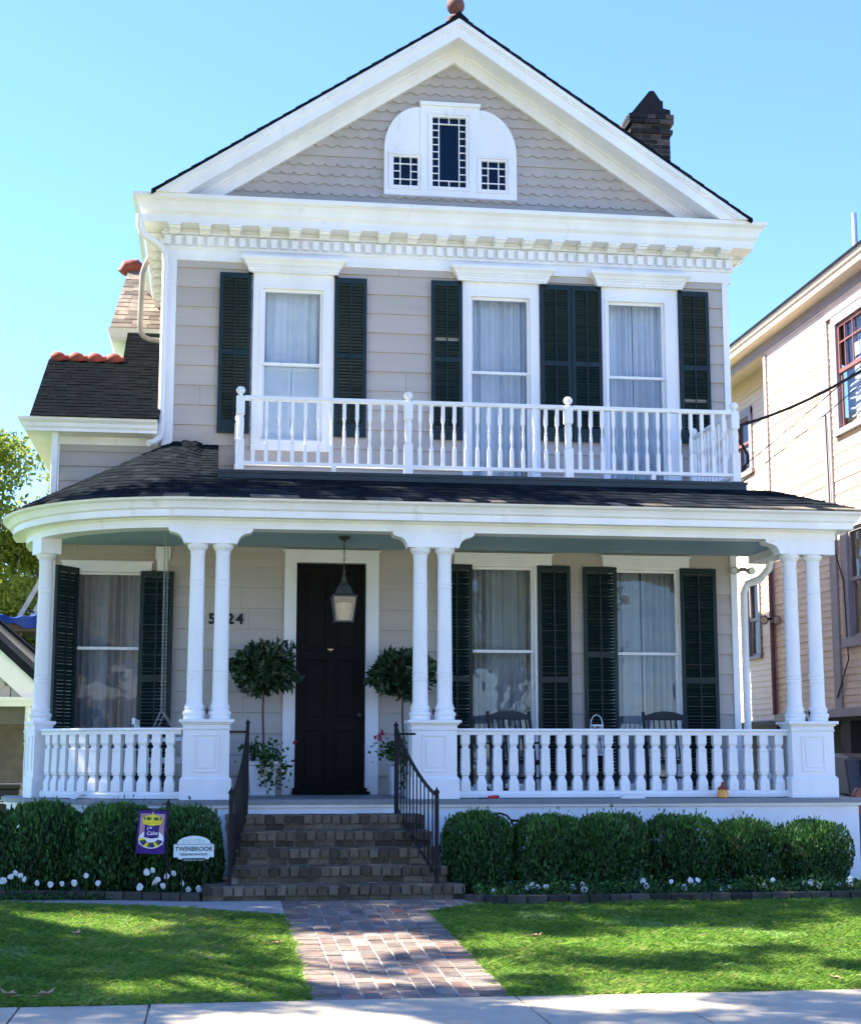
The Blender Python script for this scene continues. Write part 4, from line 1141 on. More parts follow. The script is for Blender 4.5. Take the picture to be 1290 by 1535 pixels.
# ================================================================== PLANTS AND BED
def bush_mesh(name, hw, hd, ht, seed, n=9500):
    r = np.random.default_rng(seed)
    d = unit(r.normal(size=(n, 3))); p = d / (np.abs(d) ** 2.9).sum(1, keepdims=True) ** (1 / 2.9)      # rounded, clipped outline
    rad = 1 - .30 * r.random(n) ** 2
    p = p * rad[:, None]; p *= (1 + .10 * vnoise(p, 2.6, seed) + .05 * vnoise(p, 8, seed + 1))[:, None]
    c_ = np.stack([p[:, 0] * hw, p[:, 1] * hd, ht * .52 + p[:, 2] * ht * .5], 1)
    up = r.random(n) < .05
    c_[up, 2] += r.uniform(.0, .11, up.sum()) * (p[up, 2] > .5)
    ax = unit(d * .5 + r.normal(size=(n, 3)) * .6 + np.array([0, 0, .55]))
    tint = np.clip(.33 + .2 * vnoise(p, 4, seed + 5) + .25 * r.normal(size=n) * .8 + .30 * np.clip(p[:, 2], 0, 1) , 0, 1)  # tops tinted lighter for new growth and for light from above
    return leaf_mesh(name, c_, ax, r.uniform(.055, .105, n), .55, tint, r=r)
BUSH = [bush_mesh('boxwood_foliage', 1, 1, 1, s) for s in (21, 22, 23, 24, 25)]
def bush_core(name):
    b = MB()
    for i in range(9):
        a = i * 2.4; rr = .25 + .05 * (i % 3)
        b.tube([(.06 * math.cos(a), .06 * math.sin(a), 0), (rr * .6 * math.cos(a), rr * .6 * math.sin(a), .4), (rr * 1.6 * math.cos(a + .3), rr * 1.6 * math.sin(a + .3), .8)], [.03, .022, .008], 5)
    b.sphere((0, 0, .5), .62, 10, .68); return b.mesh(name)
CORE = bush_core('boxwood_stems')
for me in BUSH: me.materials.append(M['hedge'])
CORE.materials.append(M['hedge_core'])
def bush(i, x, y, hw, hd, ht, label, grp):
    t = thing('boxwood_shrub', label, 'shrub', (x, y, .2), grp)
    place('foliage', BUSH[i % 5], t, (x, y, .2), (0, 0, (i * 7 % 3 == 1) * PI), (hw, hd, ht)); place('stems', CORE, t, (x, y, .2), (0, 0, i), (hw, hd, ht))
GL_, GR_ = 'clipped boxwood shrubs left of the steps', 'rounded boxwood shrubs right of the steps'
for i, (x, y, hw, ht, lab) in enumerate(((-2.55, -3.0, .5, .92, 'boxwood shrub at the far left end of the hedge, before the black bin'), (-1.72, -3.12, .48, .91, 'clipped boxwood shrub below the arched vent cover, left of the purple flag'),
        (-.98, -3.25, .45, .90, 'clipped boxwood shrub under the curved railing, behind the purple flag'), (-.28, -3.36, .42, .88, 'clipped boxwood shrub behind the pale neighbourhood sign, next to the steps'))):
    bush(i, x, y, hw, .42, ht, lab, GL_)
for i, (x, hw, ht, lab) in enumerate(((2.78, .37, .83, 'rounded boxwood shrub touching the right handrail of the steps'), (3.52, .40, .80, 'rounded boxwood shrub just right of the black iron scrollwork'),
        (4.20, .42, .815, 'rounded boxwood shrub below the flat white vent cover, third from the steps'), (4.98, .39, .785, 'rounded boxwood shrub fourth from the steps, in front of the second rocking chair'),
        (5.68, .38, .745, 'rounded boxwood shrub below the amber lantern, next to last of the row'), (6.42, .40, .725, 'rounded boxwood shrub at the right end of the row, under the end pedestal'))):
    bush(i + 1, x, -3.62, hw * 1.02, .37, ht * .98, lab, GR_)

# white flowers
def flower_mesh(seed):
    r = random.Random(seed); b = MB()
    for k in range(5):
        a = k * 2 * PI / 5 + r.uniform(-.15, .15); L = r.uniform(.034, .044); c_, s_ = math.cos(a), math.sin(a)
        pts = [(0, .0, .0), (.55 * L, .62 * L, .008), (L * .95, .35 * L, .003), (L, 0, .0), (L * .95, -.35 * L, .003), (.55 * L, -.62 * L, .008)]
        b.add([(x * c_ - y * s_, -z_ - .004 * k / 5, x * s_ + y * c_) for x, y, z_ in pts], [tuple(range(6))])
    return b.mesh('blossom')
FLM = [flower_mesh(i) for i in range(3)]
for me in FLM: me.materials.append(M['petal'])
stm_ = MB().tube([(0, .012, -.16), (.006, .008, -.08), (0, .002, -.004)], .004, 5)
for k in range(5):
    a = k * 1.3; z_ = -.15 + .02 * k; c_, s_ = math.cos(a), math.sin(a)
    stm_.add([(0, 0.01, z_), (.02 * c_ - .012 * s_, .02 * s_ + .012 * c_, z_ + .012), (.055 * c_, .055 * s_, z_ + .018), (.02 * c_ + .012 * s_, .02 * s_ - .012 * c_, z_ + .012)], [(0, 1, 2, 3)], .5)
STM = stm_.mesh('stem'); STM.materials.append(M['hedge'])
FLL = [(-2.018, .405), (-1.948, .444), (-1.905, .475), (-1.851, .457), (-1.819, .415), (-1.69, .38), (-1.559, .364), (-1.45, .37), (-1.329, .376), (-1.216, .447), (-1.095, .377), (-.618, .484), (-.557, .498), (-.678, .342), (-.539, .38), (-.512, .404), (-.454, .349), (-.42, .437), (-.349, .469), (-.264, .372), (-.103, .316), (-.207, .304)]
FLR = [(2.831, .279), (3.173, .318), (3.232, .331), (3.29, .314), (3.367, .326), (3.663, .313), (3.747, .345), (3.76, .292), (4.387, .362), (4.418, .318), (4.692, .355), (4.819, .3), (4.892, .363), (4.94, .309), (4.974, .366), (5.215, .279), (5.304, .288), (5.669, .308), (5.743, .365), (6.087, .334), (6.152, .337), (6.275, .301), (6.469, .306), (6.581, .356), (6.59, .315)]
for k, (lst, y, lab, g) in enumerate(((FLL, -3.92, 'small white five-petalled flower in the bed at the foot of the left hedge', 'white flowers in the left bed'), (FLR, -4.22, 'small white five-petalled flower in the bed before the right-hand shrubs', 'white flowers in the right bed'))):
    for i, (x, z_) in enumerate(lst):
        yy = y + rnd.uniform(-.05, .05) + (.1 if x < -1.2 else 0)
        fl_ = thing('white_flower', lab, 'flower', (x, yy, z_), g)
        place('blossom', FLM[i % 3], fl_, (x, yy, z_), (rnd.uniform(-.6, .1), rnd.uniform(0, 6), rnd.uniform(-.6, .6)), (rnd.uniform(.6, .95),) * 3)
        place('stem', STM, fl_, (x, yy, z_), (0, 0, rnd.uniform(0, 6)), (1, 1, max(.6, (z_ - .2) / .16)))
n = 5200; r = np.random.default_rng(5)
gx = np.concatenate([r.uniform(2.65, 7.2, n), r.uniform(-2.6, .0, 1700)]); gy = np.where(gx > 1, r.uniform(-4.40, -3.9, len(gx)), r.uniform(-3.95, -3.7, len(gx)))
hh = .25 + .11 * r.random(len(gx)) * (1 + vnoise(np.stack([gx, gy, gx * 0], 1), 5, 3))
hh = np.where(gx < 1, .22 + .05 * r.random(len(gx)), hh)
o = struct('ground_cover', leaf_mesh('ground_cover', np.stack([gx, gy, hh], 1), r.normal(size=(len(gx), 3)) + np.array([0, 0, .6]), r.uniform(.025, .05, len(gx)), .5, r.random(len(gx)) * .85), 'hedge', 'stuff', 'low green leaves growing between the brick edging and the shrubs', 'ground cover')

# ------- purple garden flag
FX, FY = -.55, -4.05
fg = thing('garden_flag', 'purple bordered garden flag with a yellow crown and a ring cake on an iron stand', 'flag', (-.42, FY, .2))
q = MB().tube([(-.42, FY, .15), (-.42, FY, 1.135)], .008, 7).tube([(-.42, FY, 1.09), (-.72, FY, 1.105), (-.765, FY, 1.11), (-.785, FY, 1.13), (-.775, FY, 1.155), (-.755, FY, 1.16)], .006, 6)
q.plate([(-.42 + a, 1.135 + b) for a, b in ((-.006, -.03), (-.012, .0), (-.02, .03), (0, .075), (.02, .03), (.012, 0), (.006, -.03))], FY - .006, FY + .006)
for s in (-1, 1): q.tube([(-.42, FY, 1.125), (-.42 + s * .025, FY, 1.155), (-.42 + s * .047, FY, 1.155), (-.42 + s * .05, FY, 1.135)], .007, 6)
q.tube([(-.452, FY, 1.125), (-.388, FY, 1.125)], .006, 6); part('stand', q, 'iron', fg)
SK = lambda x, z_: (x + (z_ - 1.09) * .055, FY - .012, z_)                     # the cloth hangs a little askew
def cloth(poly, dy, m, name, nz=1):
    b = MB(); b.add([(SK(x, z_)[0], FY - .004 - dy, z_ - .012 * (x + .70) / .28) for x, z_ in poly], [tuple(range(len(poly)))]); return part(name, b, m, fg)
cloth([(-.705, 1.095), (-.425, 1.095), (-.425, .675), (-.705, .675)], 0, 'purple', 'banner')
cloth([(-.685, 1.065), (-.445, 1.065), (-.445, .76), (-.685, .76)], .004, 'mauve_print', 'banner_field')
def circ(cx, cz, rx, rz, n=20, a0=0, a1=2 * PI): return [(cx + rx * math.cos(a0 + (a1 - a0) * k / n), cz + rz * math.sin(a0 + (a1 - a0) * k / n)) for k in range(n)]
cloth(circ(-.565, .815, .125, .09) , .006, 'white', 'cake_outline')
for k in range(9):
    a0 = PI * 1.0 + k * PI / 9 - .15; a1 = a0 + PI / 9 + .02
    sec = [(-.565 + .115 * math.cos(a), .815 + .08 * math.sin(a)) for a in (a0, (a0 + a1) / 2, a1)] + [(-.565 + .06 * math.cos(a), .82 + .035 * math.sin(a)) for a in (a1, (a0 + a1) / 2, a0)]
    cloth(sec, .008, ('yellow', 'green_print', 'purple')[k % 3], 'cake_segment')
cloth([(-.635, .955), (-.495, .955), (-.495, .835), (-.56, .822), (-.635, .835)], .010, 'purple', 'banner_panel')
cloth([(-.65, .962), (-.565, .945), (-.48, .962), (-.462, 1.012), (-.475, 1.028), (-.52, 1.048), (-.558, 1.052), (-.558, 1.082), (-.572, 1.082), (-.572, 1.052), (-.61, 1.048), (-.655, 1.028), (-.668, 1.012)], .012, 'yellow', 'crown_print')
for x, rx in ((-.602, .026), (-.528, .026), (-.645, .009), (-.485, .009)): cloth(circ(x, 1.016, rx, .017, 12), .014, 'green_print', 'crown_arch')
for x in (-.625, -.595, -.535, -.505): cloth(circ(x, .972, .005, .004, 8), .014, 'red_toy', 'crown_jewel')
for s, xx, zz, sz in (('I', -.605, .905, .045), ('Cake', -.558, .858, .052)):
    me = text_mesh(s, sz, .0004, .0006, shear=.15); me.transform(Matrix.Translation((xx + (zz - 1.09) * .055 + .42, -.019, zz - .2 - .005)))
    part('lettering', me, 'white', fg)
cloth([(-.575, .915), (-.588, .93), (-.582, .938), (-.575, .932), (-.568, .938), (-.562, .93)], .014, 'white', 'heart_print')
# ------- neighbourhood sign
sg = thing('neighbourhood_sign', 'pale arched sign reading TWINBROOK NEIGHBORHOOD standing in front of the left hedge', 'sign', (-.16, -4.05, .2))
SX, SY = -.157, -4.07
out = [(-.198, .745), (-.15, .745)]
bd = [(-.198, .635), (-.198, .755), (.198, .755), (.198, .635), (.19, .63), (.165, .638), (.145, .615), (.115, .615), (.11, .625), (-.11, .625), (-.115, .615), (-.145, .615), (-.165, .638), (-.19, .63)]
part('board', MB().plate([(SX + a, b) for a, b in bd], SY - .008, SY + .008), 'sign', sg)
arc = [(SX + .165 * math.cos(a), .763 + .078 * math.sin(a)) for a in [PI * k / 20 for k in range(21)]]
part('arched_top', MB().plate(arc, SY - .008, SY + .008), 'sign', sg)
dr = MB(); dr.box(SX - .198, SX + .198, SY - .010, SY + .006, .7555, .7625)
dr.bar((SX - .10, SY - .010, .772), (SX - .10, SY - .010, .80), .004, .003)
for a, b, c_, d_ in ((-.12, .80, .0, .805), (-.11, .775, -.03, .778), (-.01, .785, .03, .81), (.03, .81, .06, .80), (.02, .775, .11, .782), (.05, .79, .07, .812), (-.06, .782, -.06, .803), (.085, .785, .10, .80)): dr.bar((SX + a, SY - .0095, b), (SX + c_, SY - .0095, d_), .006, .003)
part('drawing', dr, 'sign_grey', sg)
def sign_text(s, x, z_, size, m, sp=1.0, bold=.0012):
    me = text_mesh(s, size, .0006, bold, spacing=sp); me.transform(Matrix.Translation((SX + x + .16, SY - .0095 + 4.05, z_ - .2))); part('lettering', me, m, sg)
sign_text('TWINBROOK', 0, .695, .060, 'sign_dark', 1.02); sign_text('NEIGHBORHOOD', 0, .650, .033, 'sign_dark', 1.02, .0004)
sign_text('ASSOCIATION', 0, .598, .028, 'text_dim', 1.15, .0003)
part('stake', MB().box(SX - .12, SX - .105, SY - .004, SY + .004, .15, .62).box(SX + .105, SX + .12, SY - .004, SY + .004, .15, .62), 'iron', sg)
# ------- iron scrollwork among the shrubs
ir = MB(); cxx, czz, yy = 3.06, .86, -3.3
arcp_ = lambda r_, a0, a1, n=14, sx=1.0: [(cxx + sx * r_ * math.cos(a0 + (a1 - a0) * k / n), yy, czz + r_ * math.sin(a0 + (a1 - a0) * k / n)) for k in range(n + 1)]
ir.tube(arcp_(.16, PI * .95, -.35), .011, 7).tube(arcp_(.12, PI * .9, -.3), .007, 6)
for k in range(8):
    a = PI * .9 - k * .42; ir.tube([(cxx + .12 * math.cos(a), yy, czz + .12 * math.sin(a)), (cxx + .16 * math.cos(a + .12), yy, czz + .16 * math.sin(a + .12))], .006, 5)
for ox, oz, s in ((.03, .05, 1), (.07, -.02, -1), (-.07, .05, 1)):
    ir.tube([(cxx + ox + s * (.045 - .004 * k) * math.cos(k * .55), yy, czz + oz + (.045 - .004 * k) * math.sin(k * .55)) for k in range(11)], .006, 5)
ir.tube([(cxx + .15, yy, czz - .05), (cxx + .16, yy, czz - .2), (cxx + .18, yy, .2)], .012, 7)
ir.tube([(cxx + .13, yy, czz + .085), (cxx + .22, yy, czz + .08), (cxx + .32, yy, czz + .045), (cxx + .38, yy, czz + .0), (cxx + .40, yy, .2)], .014, 7)
single('iron_scrollwork', ir, 'iron', 'black wrought iron scrollwork standing between the first two shrubs right of the steps', 'garden ironwork')
# ================================================================== GROUND
def gz(y): return .2 * min(1, max(0, (y + 9.2) / 4.8))
def sheet(name, pts, m, z=None, dz=0.0, nx=1, ny=1, kind='structure'):
    """quad (4 corners, x,y) subdivided, following the ground height"""
    b = MB(); A, B_, C_, D = [np.array(p, float) for p in pts]; vs = []
    for j in range(ny + 1):
        for i in range(nx + 1):
            u, v = i / nx, j / ny
            p = (A * (1 - u) + B_ * u) * (1 - v) + (D * (1 - u) + C_ * u) * v
            vs.append((p[0], p[1], (gz(p[1]) if z is None else z) + dz))
    b.add(vs, [(j * (nx + 1) + i, j * (nx + 1) + i + 1, (j + 1) * (nx + 1) + i + 1, (j + 1) * (nx + 1) + i) for j in range(ny) for i in range(nx)])
    return struct(name, b, m)
sheet('ground', [(-400, -400), (400, -400), (400, 600), (-400, 600)], 'ground', z=-.30)
sheet('street', [(-200, -20.6), (200, -20.6), (200, -13.0), (-200, -13.0)], 'asphalt', z=-.14, nx=8)
sheet('far_pavement', [(-200, -24), (200, -24), (200, -20.6), (-200, -20.6)], 'conc', z=-.02)
kb = MB().box(-200, 200, -13.0, -12.85, -.3, .0); struct('kerb', kb, 'conc')
sheet('verge', [(-200, -12.85), (200, -12.85), (200, -11.1), (-200, -11.1)], 'lawn_base', z=-.012)
sheet('yard', [(-60, -9.22), (60, -9.22), (60, 60), (-60, 60)], 'lawn_base', dz=-.012, ny=72, nx=2)
sw = MB(); xs = [-30, -5.5, -3.9, -2.5, -1.206, -.37, 2.08, 3.07, 4.7, 6.3, 7.9, 30]
for a, b in zip(xs, xs[1:]): sw.box(a + .008, b - .008, -11.1, -9.24, -.2, .0 + rnd.uniform(-.004, .004))
sw.box(-30, 30, -11.09, -9.25, -.2, -.02)
struct('sidewalk', sw, 'conc')
bed = MB(); bed.box(-3.2, .12, -3.75, -2.2, .1, .225).box(2.62, 7.4, -4.42, -2.2, .1, .225); struct('planting_bed', bed, 'soil')
bedf = MB(); bedf.add([(-3.2, -3.7, .222), (-2.4, -3.62, .222), (-.07, -4.15, .222), (-.07, -3.7, .222)], [(0, 1, 2, 3)]); struct('planting_bed', bedf, 'soil')
pt = MB(); pt.prism([(-3.4, -3.45), (-2.05, -3.57), (-.07, -4.22), (.70, -4.24), (.70, -5.12), (.62, -5.09), (-.02, -4.72), (-1.0, -4.25), (-2.05, -3.83), (-3.4, -3.6)], lambda a, b: (a, b, .05), lambda a, b: (a, b, gz(b) + .016))
struct('concrete_path', pt, 'conc_grey')
sheet('driveway', [(7.6, -9.2), (12.5, -9.2), (12.5, 14), (7.6, 14)], 'conc_grey', dz=.004, ny=40)
# brick edging of the beds
ed = MB()
def edging(pts, h):
    for (x0, y0), (x1, y1) in zip(pts, pts[1:]):
        L = math.hypot(x1 - x0, y1 - y0); n = max(1, round(L / .205)); a = math.atan2(y1 - y0, x1 - x0)
        for i in range(n):
            u = (i + .5) / n
            ed.obox((x0 + (x1 - x0) * u, y0 + (y1 - y0) * u + rnd.uniform(-.008, .008), .2 + h / 2 - .03), (L / n - .012, .095, h + .06),
                    Matrix.Rotation(a + rnd.uniform(-.04, .04), 3, 'Z') @ Matrix.Rotation(rnd.uniform(-.05, .05), 3, 'X'), rnd.random())
edging([(-3.3, -3.38), (-2.4, -3.5), (-1.2, -3.80), (-.08, -4.17)], .095)
edging([(2.56, -4.28), (2.70, -4.50), (7.3, -4.50)], .065)
edge = struct('bed_edging', ed, 'edge_brick'); mdf = edge.modifiers.new('bevel', 'BEVEL'); mdf.width = .008; mdf.segments = 2
# brick walk: columns of bricks laid across the line of the walk
wb = MB(); wm = MB(); WX0, WX1 = .70, 2.06
wm.add([(WX0, -9.235, -.004), (WX1, -9.235, -.004), (WX1, -4.2, gz(-4.4) + .006), (WX0, -4.2, gz(-4.4) + .006)], [(0, 1, 2, 3)])
wm.add([(WX1, -5.0, gz(-5) + .004), (2.62, -4.55, gz(-4.55) + .004), (2.62, -4.2, .204), (WX1, -4.2, .204)], [(0, 1, 2, 3)])
ncol = 7; cw = (WX1 - WX0) / ncol
def slope_box(x, y, w, dpt, tint, zo):
    zb = gz(y)
    R = Matrix.Rotation(math.atan(.2 / 4.8) if y < -4.4 else 0, 3, 'X') @ Matrix.Rotation(rnd.uniform(-.012, .012), 3, 'Y') @ Matrix.Rotation(rnd.uniform(-.02, .02), 3, 'Z')
    wb.obox((x, y, zb - .018 + zo), (w, dpt, .05), R, tint)
def btint(y): return max(0, min(1, rnd.betavariate(1.3, 1.5)))
bw = .215; cw = (WX1 - WX0 - 2 * bw) / ncol
for xb in (WX0 + bw / 2, WX1 - bw / 2):
    y = -9.23
    while y < -4.25:
        d_ = rnd.uniform(.088, .102); slope_box(xb + rnd.uniform(-.005, .005), y + d_ / 2, bw - .012 + rnd.uniform(-.008, .008), d_ - .008, btint(y), rnd.uniform(-.003, .003)); y += d_
for k in range(ncol):
    y = -9.23 - rnd.uniform(0, .18)
    while y < -4.3:
        d_ = rnd.uniform(.19, .212); ya = max(y, -9.23)
        if y + d_ - ya > .03: slope_box(WX0 + bw + (k + .5) * cw + rnd.uniform(-.003, .003), (ya + y + d_) / 2, cw - .019 + rnd.uniform(-.004, .004), y + d_ - ya - .012, btint(y), rnd.uniform(-.003, .003))
        y += d_
for j in range(6):
    y = -4.95 + j * .13
    for i in range(5):
        x = WX1 + .06 + i * .125
        if x < 2.06 + .58 * min(1, (y + 5.05) / .45): slope_box(x, y, .105, .115, btint(y), -.002)
walk = struct('brick_walk', wb, 'walk_brick'); mdf = walk.modifiers.new('bevel', 'BEVEL'); mdf.width = .0025; mdf.segments = 1
struct('walk_bedding', wm, 'walk_mortar')

# ------- grass: single blades
def grass():
    r = np.random.default_rng(11); N = 345000
    x = r.uniform(-4.6, 8.4, N); y = -9.23 + 5.7 * r.random(N) ** 1.25
    path_front = np.interp(x, [-3.4, -2.05, -1.0, -.02, .62, .70], [-3.6, -3.83, -4.25, -4.72, -5.09, -5.12])
    lmar = .05 * vnoise(np.stack([x, y, 0 * x], 1), 12, 2)
    left = (x < .69 + lmar) & (y < path_front)
    rt = (x > 2.07 + lmar) & (y < -4.56) & ~((x < 2.66) & (y > -5.05 + .5 * (x - 2.06) / .58))
    view = (r.random(N) < .75) | ((x > -1.55 - (y + 9.2) * .16) & (x < 4.85 + (y + 9.2) * .62))
    k = (left | rt) & view; x, y = x[k], y[k]; n = len(x)
    P = np.stack([x, y, 0 * x], 1)
    big = vnoise(P, 1.1, 4); mid = vnoise(P, 4.5, 5)
    bare = ((big + .6 * mid) < -.62) & (r.random(n) < .7)
    x, y, big, mid, P = x[~bare], y[~bare], big[~bare], mid[~bare], P[~bare]; n = len(x)
    z = np.clip((y + 9.2) / 4.8, 0, 1) * .2 - .01
    h = r.uniform(.016, .036, n) * (1 + .35 * mid + .25 * big); h = np.clip(h, .014, .08); h[r.random(n) < .02] *= 1.5
    a = r.uniform(0, 2 * PI, n); w = r.uniform(.003, .0055, n)
    lean = r.normal(size=(n, 2)) * 1.35 * h[:, None]
    base = np.stack([x, y, z], 1); side = np.stack([np.cos(a) * w, np.sin(a) * w, 0 * w], 1)
    midp = base + np.stack([lean[:, 0] * .35, lean[:, 1] * .35, h * .6], 1); tip = base + np.stack([lean[:, 0], lean[:, 1], h], 1)
    v = np.empty((n, 4, 3)); v[:, 0] = base - side; v[:, 1] = base + side; v[:, 2] = midp + side * .7; v[:, 3] = tip
    tint = .40 + .26 * big + .22 * mid + .2 * r.normal(size=n)
    dry = r.random(n) < .06; tint[dry] = .95
    return np_mesh('grass', v.reshape(-1, 3), 4, np.clip(tint, .02, 1))
gm = grass()
struct('grass', gm, 'grass', 'stuff', 'short mown lawn grass on both sides of the brick walk', 'grass')
# dry fallen leaves
def dry_leaf(x, y, z_, s, rz, label):
    b = MB(); pts = []
    for k in range(14):
        a = 2 * PI * k / 14; rr = s * (.62 + .38 * abs(math.cos(2.5 * a))) * (1.35 if abs(math.sin(a)) < .4 else .8)
        pts.append((rr * math.cos(a), rr * math.sin(a)))
    c_, s_ = math.cos(rz), math.sin(rz)
    vs = [(x + a * c_ - b_ * s_, y + a * s_ + b_ * c_, z_ + .05 + .35 * (a * a + b_ * b_) / s + .2 * abs(b_)) for a, b_ in pts] + [(x, y, z_ + .04)]
    b.add(vs, [(i, (i + 1) % 14, 14) for i in range(14)], .5)
    b.tube([(x, y, z_ + .045), (x - s * 1.7 * c_, y - s * 1.7 * s_, z_ + .06)], .003, 4)
    single('fallen_leaf', b, 'dead', label, 'leaf', 'dry leaves on the lawn')
dry_leaf(.549, -7.129, .086, .05, .4, 'dry brown leaf on the left lawn, close to the brick walk')
dry_leaf(-1.076, -6.49, .113, .065, 1.4, 'large pale dry leaf on the left lawn below the first white flowers')
dry_leaf(-1.30, -9.05, .0, .07, 2.4, 'brown dry leaf at the left corner of the lawn, leftmost by the sidewalk')
dry_leaf(-1.06, -9.08, .0, .07, .9, 'dark brown dry leaf by the sidewalk, second from the left corner')
dry_leaf(2.70, -6.95, .095, .045, .2, 'dry brown leaf in the middle of the right lawn near the brick walk')
dry_leaf(4.437, -9.05, .004, .045, 2.0, 'tan dry leaf at the sidewalk edge of the right lawn')

# ================================================================== NEIGHBOUR ON THE RIGHT
NX = 10.3
nh = thing('cream_house', 'cream lap sided house with mauve trim and brown-red sashes close by on the right', 'house', (12.5, 6, .2))
LFT = lambda X: (lambda u, d, z: (X - d, u, z))
ns = MB()
W1 = (1.9, 4.36, 6.93, 9.0); W2 = (1.5, 4.36, 3.4, 5.6)
siding(ns, .5, 7.67, 2.40, 9.47, LFT(NX), .112, [W1, W2], lip=.017)
siding(ns, 7.67, 14, 2.35, 9.47, LFT(NX + .6), .112, [(9.95, 10.75, 3.6, 5.25), (10.1, 11.2, 7.4, 8.8)], lip=.017)
siding(ns, NX, 17, 2.4, 9.47, lambda u, d, z: (u, .5 - d, z), .112, [], lip=.016)
part('wall', ns, 'cream', nh)
tm = MB()
tm.box(NX - .05, NX + .02, 4.56, 4.84, 2.38, 9.0).box(NX - .045, NX + .02, 7.55, 7.69, 2.38, 9.2)
tm.box(NX - .06, NX + .02, .5, 4.60, 9.0, 9.12).box(NX - .055, NX + .02, .5, 7.69, 2.28, 2.42).box(NX + .56, NX + .62, 7.69, 14, 2.26, 2.36)
part('trim', tm, 'mauve', nh)
part('corner_pipe', MB().tube([(NX - .08, 7.60, 2.4), (NX - .08, 7.60, 6.3)], .035, 8), 'sash_red', nh)
def nwin(x, y0, y1, z0, z1, meet, fw, lattice, sashm):
    c_ = MB(); 
    c_.box(x - .05, x + .05, y1 - fw, y1, z0, z1).box(x - .05, x + .05, y0, y0 + fw, z0, z1).box(x - .052, x + .05, y0, y1, z1 - fw, z1).box(x - .08, x + .05, y0 - .03, y1 + .03, z0, z0 + fw * .6)
    w = part('window', c_, 'mauve', nh); a, b = y0 + fw, y1 - fw; za, zb = z0 + fw * .6, z1 - fw
    s = MB()
    for (p, q_, dx) in ((meet - .03, zb, .0), (za, meet + .03, .03)):
        s.box(x + dx - .01, x + dx + .02, a, a + .06, p, q_).box(x + dx - .01, x + dx + .02, b - .06, b, p, q_).box(x + dx - .012, x + dx + .02, a, b, p, p + .06).box(x + dx - .012, x + dx + .02, a, b, q_ - .06, q_)
    if lattice:
        for yy in (b - .30, b - .62, (a + b) / 2, a + .5): s.box(x - .008, x + .012, yy - .012, yy + .012, meet, zb)
        for zz in (zb - .33,): s.box(x - .009, x + .013, a, b, zz - .012, zz + .012)
    part('sash', s, sashm, w)
    part('pane', MB().add([(x + .03, a, za), (x + .03, b, za), (x + .03, b, zb), (x + .03, a, zb)], [(0, 1, 2, 3)]), 'glass_soft', w)
    bl = MB(); r_ = random.Random(3)
    k = 0; z = meet
    for i in range(7):
        pts = [(x + .16 + .02 * math.sin(j * 2.1 + i), a + (b - a) * j / 10, za + .1 + (meet - za) * i / 7.5 + .03 * math.sin(j * .9 + i * 1.7)) for j in range(11)]
        bl.tube(pts, .02, 5)
    bl.add([(x + .22, a - .2, za - .1), (x + .22, b + .2, za - .1), (x + .22, b + .2, zb + .1), (x + .22, a - .2, zb + .1)], [(0, 1, 2, 3)])
    part('curtain', bl, 'curtain_dim', w)
nwin(NX, *W1, 8.02, .16, True, 'sash_red'); nwin(NX, *W2, 4.5, .26, False, 'mauve')
nwin(NX + .6, 9.95, 10.75, 3.6, 5.25, 4.4, .09, False, 'mauve'); nwin(NX + .6, 10.1, 11.2, 7.4, 8.8, 8.1, .16, False, 'sash_red')
nf = MB(); npath = lambda o: [(NX - o, 14), (NX - o, .2 - o), (17, .2 - o)]
nf.sweep([(-.65, 9.455), (.27, 9.455), (.27, 9.55), (.30, 9.57), (.33, 9.64), (.0, 9.70), (-.65, 9.70)], npath); part('eave', nf, 'cream_up', nh)
nf = MB(); nf.sweep([(-.02, 9.28), (.03, 9.28), (.03, 9.455), (-.02, 9.455)], npath); part('frieze', nf, 'mauve', nh)
nr = MB().add([(NX - .34, -.2, 9.66), (NX - .34, 14, 9.66), (13.6, 14, 11.2), (13.6, -.2, 11.2)], [(0, 1, 2, 3)], .3).add([(17.4, -.2, 9.6), (17.4, 14, 9.6), (13.6, 14, 11.2), (13.6, -.2, 11.2)], [(0, 1, 2, 3)], .3)
nr.box(NX - .345, NX - .33, -.2, 14, 9.64, 9.69); nroof = part('roof', nr, 'roof', nh)
part('vent_pipe', MB().tube([(NX - .06, 3.20, 9.55), (NX - .06, 3.20, 10.45)], .045, 10), 'alu', nroof)
nu = MB(); nu.box(11.6, 16.8, 1.2, 13.8, -.1, 2.30); nu.box(NX + .05, 17, .55, 13.9, 2.22, 2.30)
for y in (.7, 4.6, 8.0, 12.5): nu.box(NX + .1, NX + .5, y, y + .4, -.1, 2.25)
for k in range(14): nu.box(11.575, 11.6, 1.2, 13.8, .2 + k * .15, .212 + k * .15)
part('carport', nu, 'dark_void', nh)
part('back_wall', MB().box(NX + .9, 17, 13.9, 14, 2.3, 9.5).box(16.9, 17, .6, 14, 2.3, 9.5), 'cream', nh)
cu_ = MB()
for i in range(1, 9): pass
cu_.tube([(NX - .07, 4.70, 7.4), (NX - .09, 4.6, 5.2), (NX - .06, 4.25, 4.5), (NX - .05, 4.2, 3.2), (NX - .06, 4.7, 2.6)], .012, 5)
part('wall_cable', cu_, 'cable', nh)

